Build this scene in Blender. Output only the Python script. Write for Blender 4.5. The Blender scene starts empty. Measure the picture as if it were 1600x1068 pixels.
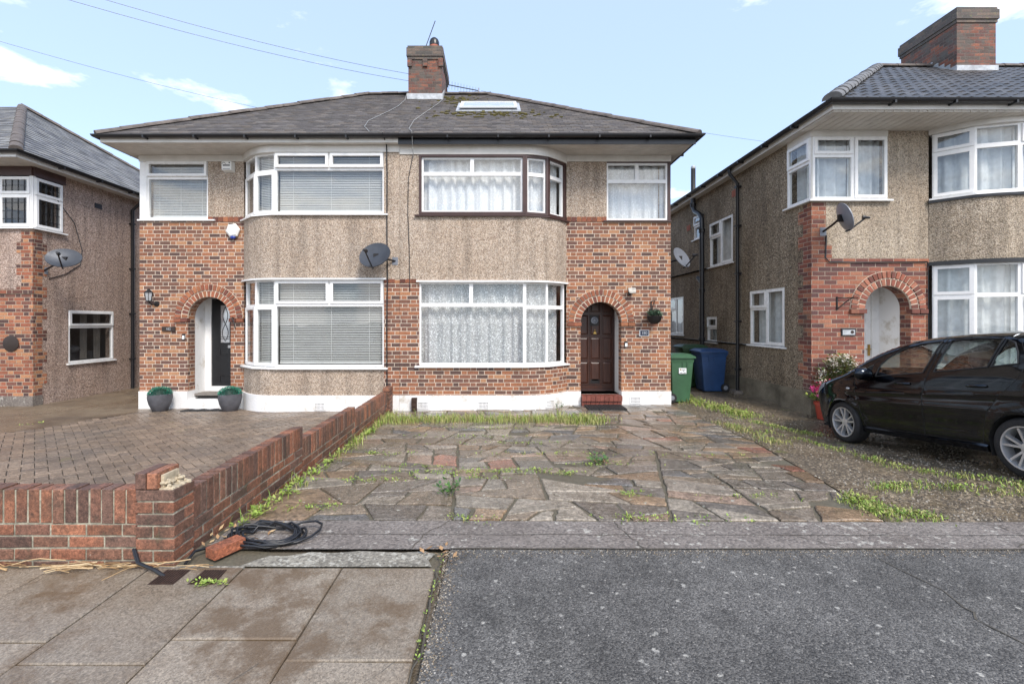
import bpy, bmesh, math, random
from mathutils import Vector, Matrix
from mathutils.geometry import delaunay_2d_cdt
R = math.radians
rnd = random.Random(11)
sc = bpy.context.scene
COL = sc.collection

# ------------------------------------------------------------------ camera
cd = bpy.data.cameras.new('camera'); cam = bpy.data.objects.new('camera', cd); COL.objects.link(cam)
cam.location = (0, 0, 1.516); cam.rotation_euler = (R(90), 0, 0)
cd.sensor_width = 36; cd.lens = 16.2; cd.shift_x = 25/1600; cd.shift_y = -32/1600
cd.clip_start = .05; cd.clip_end = 3000
sc.camera = cam

# ------------------------------------------------------------------ sky, sun, exposure
CLOUD_SEED = 11.9
SUN_EL, SUN_AZ = 46, 152          # sun direction: elevation, compass-like angle (180 = behind the camera)
w = bpy.data.worlds.new('World'); sc.world = w; w.use_nodes = True
nt = w.node_tree; nt.nodes.clear()
def WN(t, **k):
    n = nt.nodes.new(t)
    for a, b in k.items(): setattr(n, a, b)
    return n
sky = WN('ShaderNodeTexSky', sky_type='NISHITA', sun_disc=False)
sky.sun_elevation = R(SUN_EL); sky.sun_rotation = R(SUN_AZ); sky.air_density = 1.0; sky.dust_density = .6; sky.ozone_density = 2.2
tc = WN('ShaderNodeTexCoord'); sep = WN('ShaderNodeSeparateXYZ'); nt.links.new(tc.outputs['Generated'], sep.inputs[0])
zz = WN('ShaderNodeMath', operation='MAXIMUM'); nt.links.new(sep.outputs[2], zz.inputs[0]); zz.inputs[1].default_value = .08
dx = WN('ShaderNodeMath', operation='DIVIDE'); nt.links.new(sep.outputs[0], dx.inputs[0]); nt.links.new(zz.outputs[0], dx.inputs[1])
dy = WN('ShaderNodeMath', operation='DIVIDE'); nt.links.new(sep.outputs[1], dy.inputs[0]); nt.links.new(zz.outputs[0], dy.inputs[1])
cx = WN('ShaderNodeCombineXYZ'); nt.links.new(dx.outputs[0], cx.inputs[0]); nt.links.new(dy.outputs[0], cx.inputs[1]); cx.inputs[2].default_value = CLOUD_SEED
nz = WN('ShaderNodeTexNoise'); nz.inputs['Scale'].default_value = 1.15; nz.inputs['Detail'].default_value = 7; nz.inputs['Roughness'].default_value = .58
nt.links.new(cx.outputs[0], nz.inputs['Vector'])
rp = WN('ShaderNodeValToRGB'); rp.color_ramp.elements[0].position = .60; rp.color_ramp.elements[1].position = .76
# unseen extra cloud added behind the camera to whiten light on the facades
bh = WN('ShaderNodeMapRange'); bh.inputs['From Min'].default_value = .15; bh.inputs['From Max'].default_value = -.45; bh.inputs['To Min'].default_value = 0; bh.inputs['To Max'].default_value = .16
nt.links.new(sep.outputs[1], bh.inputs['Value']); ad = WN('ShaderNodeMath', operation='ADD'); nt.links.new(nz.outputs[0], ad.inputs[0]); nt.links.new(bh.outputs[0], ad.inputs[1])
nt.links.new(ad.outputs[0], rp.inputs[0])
# thin veil of high cloud everywhere: the day is bright but hazy
veil = WN('ShaderNodeMix', data_type='RGBA'); veil.inputs[0].default_value = .50
nt.links.new(sky.outputs[0], veil.inputs[6]); veil.inputs[7].default_value = (4.5, 5.65, 7.9, 1)
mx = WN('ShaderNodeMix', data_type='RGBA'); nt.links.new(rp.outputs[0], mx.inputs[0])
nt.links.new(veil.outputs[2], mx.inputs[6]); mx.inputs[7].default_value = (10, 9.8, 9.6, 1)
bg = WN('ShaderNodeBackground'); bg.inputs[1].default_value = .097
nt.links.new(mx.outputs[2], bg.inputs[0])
wo = WN('ShaderNodeOutputWorld'); nt.links.new(bg.outputs[0], wo.inputs[0])
ld = bpy.data.lights.new('sun', 'SUN'); ld.energy = 1.7; ld.angle = R(18); ld.color = (1, .925, .84)
sun = bpy.data.objects.new('sun', ld); COL.objects.link(sun)
az = R(SUN_AZ)
sdir = Vector((math.sin(az)*math.cos(R(SUN_EL)), math.cos(az)*math.cos(R(SUN_EL)), math.sin(R(SUN_EL))))
sun.rotation_euler = sdir.to_track_quat('Z', 'Y').to_euler(); sun.location = (-6, -10, 20)
sc.view_settings.view_transform = 'Standard'; sc.view_settings.look = 'None'
sc.view_settings.exposure = 1.2; sc.view_settings.gamma = 1
sc.cycles.max_bounces = 8; sc.cycles.transparent_max_bounces = 12

# ------------------------------------------------------------------ material helpers
class MT:
    def __init__(s, name):
        s.m = bpy.data.materials.new(name); s.m.use_nodes = True; s.nt = s.m.node_tree; s.nt.nodes.clear()
        s.out = s.n('ShaderNodeOutputMaterial'); s.b = s.n('ShaderNodeBsdfPrincipled'); s.l(s.b.outputs[0], s.out.inputs[0])
    def n(s, t, **k):
        n = s.nt.nodes.new(t)
        for a, b in k.items(): setattr(n, a, b)
        return n
    def l(s, a, b): s.nt.links.new(a, b)
    def math(s, op, a, b=None, c=None):
        n = s.n('ShaderNodeMath', operation=op)
        for i, v in enumerate((a, b, c)):
            if v is None: continue
            if isinstance(v, (int, float)): n.inputs[i].default_value = v
            else: s.l(v, n.inputs[i])
        return n.outputs[0]
    def mix(s, f, a, b, bt='MIX'):
        n = s.n('ShaderNodeMix', data_type='RGBA', blend_type=bt)
        for i, v in ((0, f), (6, a), (7, b)):
            if isinstance(v, (int, float)): n.inputs[i].default_value = v
            elif isinstance(v, tuple): n.inputs[i].default_value = (*v[:3], 1)
            else: s.l(v, n.inputs[i])
        return n.outputs[2]
    def coord(s, kind='Object'):
        return s.n('ShaderNodeTexCoord').outputs[kind]
    def noise(s, scale, detail=4, rough=.55, vec=None, dist=0):
        n = s.n('ShaderNodeTexNoise'); n.inputs['Scale'].default_value = scale; n.inputs['Detail'].default_value = detail
        n.inputs['Roughness'].default_value = rough; n.inputs['Distortion'].default_value = dist
        s.l(vec if vec is not None else s.coord(), n.inputs['Vector'])
        return n.outputs[0]
    def vor(s, scale, feature='F1', vec=None, rand=1):
        n = s.n('ShaderNodeTexVoronoi', feature=feature); n.inputs['Scale'].default_value = scale; n.inputs['Randomness'].default_value = rand
        s.l(vec if vec is not None else s.coord(), n.inputs['Vector'])
        return n
    def ramp(s, f, stops, interp='LINEAR'):
        n = s.n('ShaderNodeValToRGB'); cr = n.color_ramp; cr.interpolation = interp
        while len(cr.elements) < len(stops): cr.elements.new(.5)
        for e, (p, c) in zip(cr.elements, stops):
            e.position = p; e.color = (c, c, c, 1) if isinstance(c, (int, float)) else (*c, 1)
        s.l(f, n.inputs[0]); return n.outputs[0]
    def bump(s, h, strength=.3, dist=.01):
        n = s.n('ShaderNodeBump'); n.inputs['Strength'].default_value = strength; n.inputs['Distance'].default_value = dist
        s.l(h, n.inputs['Height']); s.l(n.outputs[0], s.b.inputs['Normal'])
    def set(s, col=None, rough=None, metal=None, coat=None, spec=None):
        for k, v in (('Base Color', col), ('Roughness', rough), ('Metallic', metal), ('Coat Weight', coat), ('Specular IOR Level', spec)):
            if v is None: continue
            if isinstance(v, tuple): s.b.inputs[k].default_value = (*v[:3], 1)
            elif isinstance(v, (int, float)): s.b.inputs[k].default_value = v
            else: s.l(v, s.b.inputs[k])
        return s.m
def sc3(c, k): return tuple(min(1, x*k) for x in c)
def pm(name, c, rough=.55, metal=0, var=.14, vs=5, bump=0, bs=80, coat=0, c2=None, fine=0):
    t = MT(name)
    f = t.ramp(t.noise(vs, 5, .6), [(.32, 0.), (.68, 1.)])
    col = t.mix(f, sc3(c, 1-var), c2 or sc3(c, 1+var))
    if fine: col = t.mix(t.ramp(t.noise(fine, 2, .5), [(.35, 0.), (.65, 1.)]), t.mix(1., col, (.72, .72, .72), 'MULTIPLY'), col)
    if bump: t.bump(t.noise(bs, 3, .6), .5, bump)
    return t.set(col, t.ramp(t.noise(vs*2.3, 3), [(.3, rough*.85), (.7, min(1, rough*1.15))]), metal, coat)
def attr_mat(name, rough=.7, stain=(.06, .05, .04), st=.4, ss=9, bump=.004, bs=70, wet=None, fine=0, moss=None, lichen=None, fc=1.):
    """colour from the mesh's own per-piece colour, plus stains with their own shape"""
    t = MT(name); a = t.n('ShaderNodeAttribute', attribute_name='Col')
    g = t.coord()
    f = t.math('MULTIPLY', t.ramp(t.noise(ss, 6, .65), [(.45, 0.), (.7, 1.)]), st)
    col = t.mix(f, a.outputs[0], stain)
    if fine:
        v = t.vor(fine)
        sp = t.ramp(v.outputs['Color'], [(0, .62), (.5, 1.), (1, 1.35)])
        col = t.mix(1., col, sp, 'MULTIPLY')
        col = t.mix(1., col, t.ramp(t.noise(fine*.33, 4, .75), [(.33, 1-.42*fc), (.5, 1.), (.67, 1+.5*fc)]), 'MULTIPLY')
    if moss: col = t.mix(t.math('MULTIPLY', t.ramp(t.noise(moss[1], 7, .7), [(moss[2], 0.), (moss[2]+.08, 1.)]), .8), col, moss[0])
    if lichen: col = t.mix(t.ramp(t.noise(lichen[1], 5, .62), [(lichen[2], 0.), (lichen[2]+.04, 1.)]), col, lichen[0])
    r = rough
    if wet: r = t.ramp(t.noise(wet[0], 4, .5), [(wet[1], wet[2]), (wet[1]+.22, rough)])
    if bump: t.bump(t.noise(bs, 4, .65), .6, bump)
    return t.set(col, r)
def brick_mat(name, pal, mortar, bond='flemish', h=.0776, joint=.0145, stain=None):
    t = MT(name); uv = t.n('ShaderNodeSeparateXYZ'); t.l(t.coord('UV'), uv.inputs[0]); u, v = uv.outputs[0], uv.outputs[1]
    wob = t.math('MULTIPLY', t.math('SUBTRACT', t.noise(9, 2), .5), .006)
    v = t.math('ADD', v, wob)
    rv = t.math('DIVIDE', v, h); row = t.math('FLOOR', rv); fv = t.math('MULTIPLY', t.math('FRACT', rv), h)
    wn = t.n('ShaderNodeTexWhiteNoise', noise_dimensions='1D'); t.l(row, wn.inputs['W'])
    jit = t.math('MULTIPLY', wn.outputs[0], .12)
    S, Hd = .226, .113
    P = S+Hd if bond == 'flemish' else S
    odd = t.math('MODULO', t.math('ABSOLUTE', row), 2.)
    uu = t.math('ADD', t.math('ADD', t.math('DIVIDE', u, P), t.math('MULTIPLY', odd, .5)), jit)
    cell = t.math('FLOOR', uu); f = t.math('MULTIPLY', t.math('FRACT', uu), P)
    if bond == 'flemish':
        isH = t.math('GREATER_THAN', f, S); x = t.math('SUBTRACT', f, t.math('MULTIPLY', isH, S))
        bid = t.math('ADD', t.math('MULTIPLY', cell, 2.), isH)
    else: x = f; bid = cell
    dj = t.math('MINIMUM', x, fv)
    mask = t.ramp(t.math('DIVIDE', dj, joint), [(.62, 0.), (1.0, 1.)])
    cb = t.n('ShaderNodeCombineXYZ'); t.l(bid, cb.inputs[0]); t.l(row, cb.inputs[1])
    w2 = t.n('ShaderNodeTexWhiteNoise', noise_dimensions='2D'); t.l(cb.outputs[0], w2.inputs['Vector'])
    n = len(pal); col = t.ramp(w2.outputs[0], [(i/n, c) for i, c in enumerate(pal)], 'CONSTANT')
    sp = t.ramp(t.noise(38, 4, .6), [(.3, .6), (.7, 1.4)]); col = t.mix(.75, col, sp, 'MULTIPLY')
    mcol = t.mix(t.ramp(t.noise(6, 4), [(.35, 0.), (.7, 1.)]), mortar, sc3(mortar, .72))
    col = t.mix(mask, mcol, col)
    big = t.ramp(t.noise(1.3, 5, .6), [(.35, .78), (.65, 1.1)]); col = t.mix(.8, col, big, 'MULTIPLY')
    if stain: col = t.mix(t.math('MULTIPLY', t.ramp(t.noise(stain[1], 5, .65), [(stain[2], 0.), (stain[2]+.12, 1.)]), stain[3]), col, stain[0])
    hgt = t.math('ADD', mask, t.math('MULTIPLY', t.noise(60, 3), .35)); t.bump(hgt, .7, .008)
    return t.set(col, .82)
def pebble_mat(name, stops, scale=46, tint=(.5, .4, .3), stain=.35, ss=1.1):
    t = MT(name); v = t.vor(scale)
    col = t.ramp(v.outputs['Color'], stops, 'CONSTANT')
    edge = t.ramp(v.outputs['Distance'], [(.35, 1.), (.75, .55)]); col = t.mix(1., col, edge, 'MULTIPLY')
    col = t.mix(t.math('MULTIPLY', t.ramp(t.noise(ss, 6, .62), [(.42, 0.), (.66, 1.)]), stain), col, tint, 'MULTIPLY')
    mp = t.n('ShaderNodeMapping'); mp.inputs['Scale'].default_value = (5, 5, .45); t.l(t.coord(), mp.inputs[0])
    col = t.mix(.8, col, t.ramp(t.noise(1.0, 5, .62, mp.outputs[0]), [(.36, .70), (.56, 1.06)]), 'MULTIPLY')
    col = t.mix(1., col, t.ramp(t.noise(22, 4, .75), [(.32, .72), (.68, 1.28)]), 'MULTIPLY')
    t.bump(t.math('SUBTRACT', 1., v.outputs['Distance']), .9, .010)
    return t.set(col, .9)

M = {}
bp = [(.24, .098, .054), (.31, .125, .062), (.13, .068, .050), (.36, .165, .082), (.23, .10, .062), (.095, .055, .045), (.32, .130, .066), (.17, .078, .052), (.39, .20, .105), (.27, .112, .06), (.14, .07, .054), (.20, .10, .066)]
M['brick'] = brick_mat('orange_red_brick', bp, (.72, .60, .48), stain=((.30, .19, .09), 2.2, .62, .5))
M['brick_right'] = brick_mat('dark_red_brick', [(.25, .08, .05), (.15, .052, .040), (.30, .115, .065), (.10, .045, .042), (.20, .068, .046), (.34, .145, .085), (.13, .055, .046), (.27, .095, .055)], (.44, .37, .29), 'stretcher', joint=.011, stain=((.10, .08, .06), 1.8, .6, .5))
M['brick_left'] = brick_mat('mixed_brown_brick', [(.26, .09, .05), (.12, .05, .038), (.36, .15, .08), (.085, .045, .04), (.30, .10, .055), (.42, .20, .10), (.17, .07, .05)], (.45, .36, .27), stain=((.2, .14, .09), 1.5, .65, .4))
M['brick_stack'] = brick_mat('weathered_stack_brick', [(.22, .08, .05), (.13, .06, .05), (.27, .10, .06), (.09, .06, .05), (.17, .07, .05)], (.20, .17, .14), 'stretcher', stain=((.11, .10, .085), 4, .48, .8))
M['peb'] = pebble_mat('cream_pebbledash', [(0, (.22, .155, .115)), (.14, (.47, .375, .29)), (.34, (.58, .48, .385)), (.52, (.35, .265, .20)), (.66, (.68, .59, .50)), (.80, (.43, .335, .25)), (.92, (.28, .22, .18))], scale=74, tint=(.86, .77, .67))
M['peb_left'] = pebble_mat('pink_pebbledash', [(0, (.22, .15, .12)), (.2, (.48, .36, .295)), (.45, (.60, .46, .385)), (.65, (.34, .245, .20)), (.82, (.70, .58, .50))], scale=72, tint=(.8, .73, .66), stain=.5)
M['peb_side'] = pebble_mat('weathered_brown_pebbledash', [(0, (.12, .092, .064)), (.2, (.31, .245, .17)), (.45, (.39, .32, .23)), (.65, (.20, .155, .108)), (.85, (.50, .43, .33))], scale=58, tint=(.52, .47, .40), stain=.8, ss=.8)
M['peb_right'] = pebble_mat('tan_roughcast', [(0, (.31, .25, .18)), (.25, (.48, .40, .305)), (.55, (.55, .47, .375)), (.8, (.38, .31, .235))], scale=60, tint=(.68, .62, .56), stain=.7, ss=.9)
M['white'] = pm('white_window_frame', (.80, .80, .79), .28, var=.03, vs=3)
M['cream'] = pm('aged_white_board', (.62, .60, .55), .5, var=.08, vs=2.5, c2=(.70, .68, .64))
M['soffit'] = pm('weathered_soffit_board', (.60, .57, .52), .55, var=.12, vs=3)
M['paint'] = (lambda t: (t.bump(t.noise(30, 5, .6), .6, .012), t.set(t.mix(t.ramp(t.noise(3.2, 7, .7), [(.54, 0.), (.70, 1.)]), (.80, .80, .79), (.52, .48, .41)), .6))[1])(MT('white_masonry_paint'))
M['brown'] = pm('dark_brown_stained_wood', (.055, .026, .022), .42, var=.2)
def wood():
    t = MT('mahogany_door_wood'); mp = t.n('ShaderNodeMapping'); mp.inputs['Scale'].default_value = (14, 14, 1.2); t.l(t.coord(), mp.inputs[0])
    f = t.noise(3, 6, .6, mp.outputs[0], .6); t.bump(f, .2, .002)
    return t.set(t.ramp(f, [(.3, (.030, .010, .006)), (.7, (.072, .024, .013))]), .36)
M['door_wood'] = wood()
M['black_door'] = pm('black_composite_door', (.012, .013, .015), .33, var=.2, bump=.0006, bs=120)
M['black'] = pm('black_plastic', (.014, .014, .016), .32, var=.2)
M['iron'] = pm('black_wrought_iron', (.02, .018, .018), .5, metal=.3)
M['rust'] = pm('rusty_metal', (.05, .028, .02), .75, metal=.2, var=.4, vs=30)
M['chrome'] = pm('brushed_steel', (.55, .55, .55), .25, metal=1, var=.05)
M['brass'] = pm('old_brass', (.45, .30, .10), .35, metal=1)
M['lead'] = pm('lead_flashing', (.42, .44, .46), .5, metal=.2, var=.25, vs=9)
M['stack_head'] = brick_mat('sooty_lichened_brick', [(.13, .10, .085), (.09, .08, .072), (.16, .12, .095), (.11, .09, .08)], (.16, .15, .125), 'stretcher', stain=((.22, .20, .09), 7, .60, .7))
M['terra'] = pm('terracotta', (.38, .13, .085), .75, var=.2, vs=7)
M['tile'] = attr_mat('grey_brown_plain_tile', .86, (.055, .05, .042), .35, 2.5, .003, 60, moss=((.12, .105, .03), 1.7, .74))
M['tile_left'] = attr_mat('lichened_grey_tile', .7, (.06, .058, .045), .5, 3, .003, 60, moss=((.17, .16, .12), 5, .62))
M['pan'] = attr_mat('dark_grey_roll_tile', .42, (.035, .036, .04), .5, 4, .002, 60)
M['ridge'] = pm('weathered_ridge_tile', (.12, .10, .088), .8, var=.35, vs=6, bump=.004)
M['ridge_grey'] = pm('grey_ridge_tile', (.15, .148, .146), .65, var=.3, vs=6)
M['moss'] = pm('roof_moss', (.10, .085, .022), .95, var=.4, vs=12)
M['dish'] = pm('dark_grey_dish_metal', (.055, .062, .075), .48, metal=.35, var=.15)
M['dish_pale'] = pm('pale_grey_dish_metal', (.24, .26, .30), .45, metal=.3, var=.12)
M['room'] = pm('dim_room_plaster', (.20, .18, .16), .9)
M['voussoir'] = attr_mat('arch_brick', .8, (.06, .045, .035), .35, 12, .004, 60)
M['mortar'] = pm('pale_mortar', (.60, .50, .39), .9, var=.15, vs=14, bump=.004)
M['nearbrick'] = attr_mat('weathered_red_brick', .62, (.05, .036, .028), .78, 6, .006, 80, moss=((.13, .11, .055), 6, .63), lichen=((.42, .40, .34), 26, .715), fine=150)
M['nearmortar'] = pm('mossy_mortar', (.33, .31, .24), .95, var=.5, vs=16, bump=.008, bs=60, fine=90)
M['oldmortar'] = pm('broken_cream_mortar', (.44, .37, .26), .95, var=.25, vs=20, bump=.02, bs=25)
def glass(name, tint, refl=1.0, wet=False):
    t = MT(name); t.nt.nodes.remove(t.b)
    tr = t.n('ShaderNodeBsdfTransparent'); tr.inputs[0].default_value = (*tint, 1)
    gl = t.n('ShaderNodeBsdfGlossy'); gl.inputs['Roughness'].default_value = .015
    ge = t.n('ShaderNodeNewGeometry'); dt = t.n('ShaderNodeVectorMath', operation='DOT_PRODUCT'); t.l(ge.outputs['Normal'], dt.inputs[0]); t.l(ge.outputs['Incoming'], dt.inputs[1])
    fres = t.math('ADD', .043, t.math('MULTIPLY', .957, t.math('POWER', t.math('SUBTRACT', 1., t.math('MINIMUM', 1., t.math('ABSOLUTE', dt.outputs['Value']))), 5.)))
    bpn = t.n('ShaderNodeBump'); bpn.inputs['Strength'].default_value = .12; bpn.inputs['Distance'].default_value = .02
    t.l(t.noise(1.6, 2), bpn.inputs['Height']); t.l(bpn.outputs[0], gl.inputs['Normal'])
    f = t.math('MINIMUM', 1., t.math('MULTIPLY', fres, refl))
    ms = t.n('ShaderNodeMixShader'); t.l(f, ms.inputs[0]); t.l(tr.outputs[0], ms.inputs[1]); t.l(gl.outputs[0], ms.inputs[2])
    last = ms.outputs[0]
    if wet:
        v = t.vor(70); dr = t.n('ShaderNodeBsdfGlossy'); dr.inputs['Roughness'].default_value = .25; dr.inputs[0].default_value = (.7, .75, .78, 1)
        spot = t.math('MULTIPLY', t.ramp(v.outputs['Distance'], [(.22, .55), (.34, 0.)]), t.ramp(t.noise(5, 4), [(.42, 0.), (.58, 1.)]))
        m2 = t.n('ShaderNodeMixShader'); t.l(spot, m2.inputs[0]); t.l(last, m2.inputs[1]); t.l(dr.outputs[0], m2.inputs[2]); last = m2.outputs[0]
    t.l(last, t.out.inputs[0]); return t.m
M['glass'] = glass('window_glass', (.92, .94, .94), 2.6)
M['carglass'] = glass('wet_car_glass', (.66, .74, .72), 3.2, True)
def lace(name, base, sc_):
    t = MT(name); v = t.vor(sc_); n2 = t.noise(sc_*.62, 3, .6)
    f = t.math('MAXIMUM', t.ramp(v.outputs['Distance'], [(.20, 1.), (.36, base)]), t.ramp(n2, [(.55, base), (.60, 1.)]))
    t.l(f, t.b.inputs['Alpha'])
    return t.set((.86, .87, .88), .9)
M['lace'] = lace('white_lace_net', .46, 58)
M['lace_up'] = lace('dense_lace_net', .80, 50)
M['net'] = (lambda t: (t.l(t.ramp(t.noise(9, 4), [(.3, .72), (.7, .97)]), t.b.inputs['Alpha']), t.set((.70, .73, .74), .9))[1])(MT('plain_net'))
M['slat'] = pm('white_blind_slat', (.66, .66, .64), .5, var=.05)
M['drape'] = pm('maroon_drape', (.13, .05, .06), .9)
M['blue'] = pm('navy_sign_enamel', (.012, .02, .06), .3)
M['grey_render'] = pm('weathered_grey_render', (.17, .145, .10), .9, var=.45, vs=2.4, bump=.006, bs=45, c2=(.26, .225, .165), fine=60)
M['plaque'] = pm('dark_bronze_plaque', (.045, .033, .028), .5, metal=.4)
M['sticker'] = pm('white_sticker', (.78, .8, .8), .4, var=.03)
M['ink'] = pm('black_ink', (.02, .02, .025), .6)
M['blue_lens'] = pm('blue_plastic_lens', (.02, .05, .3), .25)
M['boxwhite'] = pm('white_alarm_plastic', (.76, .76, .73), .35, var=.05)
M['bin_green'] = pm('dark_green_bin_plastic', (.045, .115, .058), .48, var=.18, vs=3, bump=.001)
M['bin_olive'] = pm('deep_green_bin_plastic', (.022, .06, .022), .5, var=.2)
M['bin_blue'] = pm('blue_bin_plastic', (.018, .055, .15), .45, var=.2, vs=3)
M['rubber'] = pm('black_rubber', (.014, .014, .015), .7, var=.3, vs=12, bump=.002)
M['planter'] = pm('slate_grey_planter', (.085, .085, .095), .6, var=.3, vs=5)
M['leaf'] = attr_mat('foliage', .55, (.02, .04, .01), .2, 20, 0)
M['petal'] = attr_mat('petals', .7, (.5, .4, .3), .1, 20, 0)
M['straw'] = attr_mat('dry_straw', .8, (.2, .12, .05), .3, 10, 0)
M['redpot'] = pm('red_plastic_pot', (.40, .06, .035), .45)
M['cable'] = pm('black_cable_sheath', (.012, .013, .016), .38)
M['whitecable'] = pm('white_coax_cable', (.34, .34, .33), .5)
M['redtile'] = pm('red_quarry_tile', (.20, .06, .042), .4, var=.3, vs=10)
# grounds
def tarmac():
    t = MT('grey_tarmac'); v = t.vor(125)
    col = t.ramp(v.outputs['Color'], [(0, (.068, .065, .061)), (.35, (.112, .107, .099)), (.62, (.155, .148, .137)), (.86, (.235, .223, .203)), (.955, (.44, .415, .37))], 'CONSTANT')
    big = t.ramp(t.noise(.9, 5, .6), [(.35, .66), (.65, 1.14)]); col = t.mix(1., col, big, 'MULTIPLY')
    col = t.mix(1., col, t.ramp(t.noise(7, 6, .7), [(.35, .78), (.65, 1.2)]), 'MULTIPLY')
    v2 = t.vor(15); sel = t.ramp(v2.outputs['Color'], [(.44, 0.), (.46, 1.)])
    rad = t.math('ADD', v2.outputs['Distance'], t.math('MULTIPLY', t.math('SUBTRACT', t.noise(45, 4, .7), .5), .55))
    spot = t.math('MULTIPLY', t.ramp(rad, [(.12, .75), (.20, 0.)]), sel)
    spot = t.math('MULTIPLY', spot, t.ramp(t.noise(1.7, 3), [(.4, .25), (.6, 1.)]))
    col = t.mix(spot, col, (.48, .46, .41))
    t.bump(t.math('SUBTRACT', 1., v.outputs['Distance']), .8, .006)
    return t.set(col, t.ramp(t.noise(.7, 4), [(.38, .60), (.6, .85)]), spec=.35)
M['tarmac'] = tarmac()
def gritty(name, c, c2, speck, scale=85, lich=None, rough=(.3, .7), ws=.9, crack=None, stain=None):
    t = MT(name); v = t.vor(scale)
    col = t.mix(t.ramp(t.noise(1.6, 6, .62), [(.36, 0.), (.64, 1.)]), c, c2)
    col = t.mix(1., col, t.ramp(v.outputs['Color'], speck), 'MULTIPLY')
    if stain: col = t.mix(t.math('MULTIPLY', t.ramp(t.noise(stain[1], 6, .65), [(stain[2], 0.), (stain[2]+.12, 1.)]), stain[3]), col, stain[0])
    if lich:
        ln = t.math('ADD', t.noise(lich[1], 5, .65), t.math('MULTIPLY', t.math('SUBTRACT', t.noise(1.3, 3), .5), .35))
        col = t.mix(t.ramp(ln, [(lich[2], 0.), (lich[2]+.05, .85)]), col, lich[0])
    if crack:
        ve = t.vor(crack, 'DISTANCE_TO_EDGE'); mp = t.n('ShaderNodeMixRGB'); 
        col = t.mix(t.ramp(ve.outputs['Distance'], [(.006, .85), (.016, 0.)]), col, (.03, .028, .022))
    t.bump(t.math('SUBTRACT', 1., v.outputs['Distance']), .7, .006)
    return t.set(col, t.ramp(t.noise(ws, 4), [(.4, rough[0]), (.6, rough[1])]))
SP = [(0, .55), (.4, 1.), (.75, 1.3), (1, 1.7)]
M['earth'] = gritty('brown_earth', (.09, .07, .045), (.14, .11, .075), SP)
M['edge'] = gritty('lichened_concrete_edging', (.135, .115, .10), (.185, .162, .143), SP, 62, ((.42, .40, .35), 16, .60), (.5, .8))
M['granite'] = gritty('pale_lichened_concrete', (.17, .155, .125), (.24, .22, .18), SP, 60, ((.42, .40, .34), 24, .57), (.6, .85), crack=None)
M['drive'] = gritty('wet_dark_aggregate_concrete', (.085, .068, .047), (.16, .128, .088), [(0, .3), (.45, .8), (.72, 1.5), (.9, 2.6), (1, 3.6)], 52, ((.14, .15, .05), 3, .66), (.22, .6), stain=((.19, .135, .07), 1.4, .56, .5))
M['drive_left'] = gritty('wet_brown_concrete', (.145, .105, .068), (.20, .155, .105), SP, 110, None, (.16, .5), .7, stain=((.075, .055, .04), .9, .5, .6))
M['pavebase'] = pm('sandy_joint_mortar', (.20, .16, .105), .85, var=.4, vs=5, bump=.01, bs=40, c2=(.125, .115, .08), fine=50)
M['stone'] = attr_mat('paving_stone', .68, (.085, .068, .048), .7, 4.5, .006, 90, wet=(.8, .47, .14), fine=80, lichen=((.38, .37, .31), 17, .645))
M['slab'] = attr_mat('concrete_pavement_slab', .62, (.13, .09, .055), .6, 4.0, .003, 140, wet=(1.1, .50, .22), fine=150, moss=((.115, .074, .040), 1.15, .50), lichen=((.50, .49, .45), 26, .775), fc=.55)
M['block'] = attr_mat('brown_block_paver', .68, (.095, .08, .066), .65, 1.1, .004, 90, wet=(.9, .45, .36), fine=110, moss=((.15, .15, .05), 2.1, .63))
M['dark_joint'] = pm('dark_joint_soil', (.075, .065, .05), .95, var=.3)
M['paintcar'] = (lambda t: t.set((.0012, .0013, .0022), .07, 0, 0, .62))(MT('black_car_paint'))
M['paintcar'].node_tree.nodes['Principled BSDF'].inputs['Specular Tint'].default_value = (.72, .84, 1, 1)
M['cardark'] = pm('black_underbody', (.008, .008, .008), .85)
M['alloy'] = pm('silver_alloy', (.56, .57, .59), .34, metal=.7, var=.05)
M['lamp'] = pm('clear_lamp_glass', (.6, .62, .64), .12, metal=.5)
M['seat'] = pm('grey_seat_fabric', (.10, .10, .105), .9)

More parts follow.
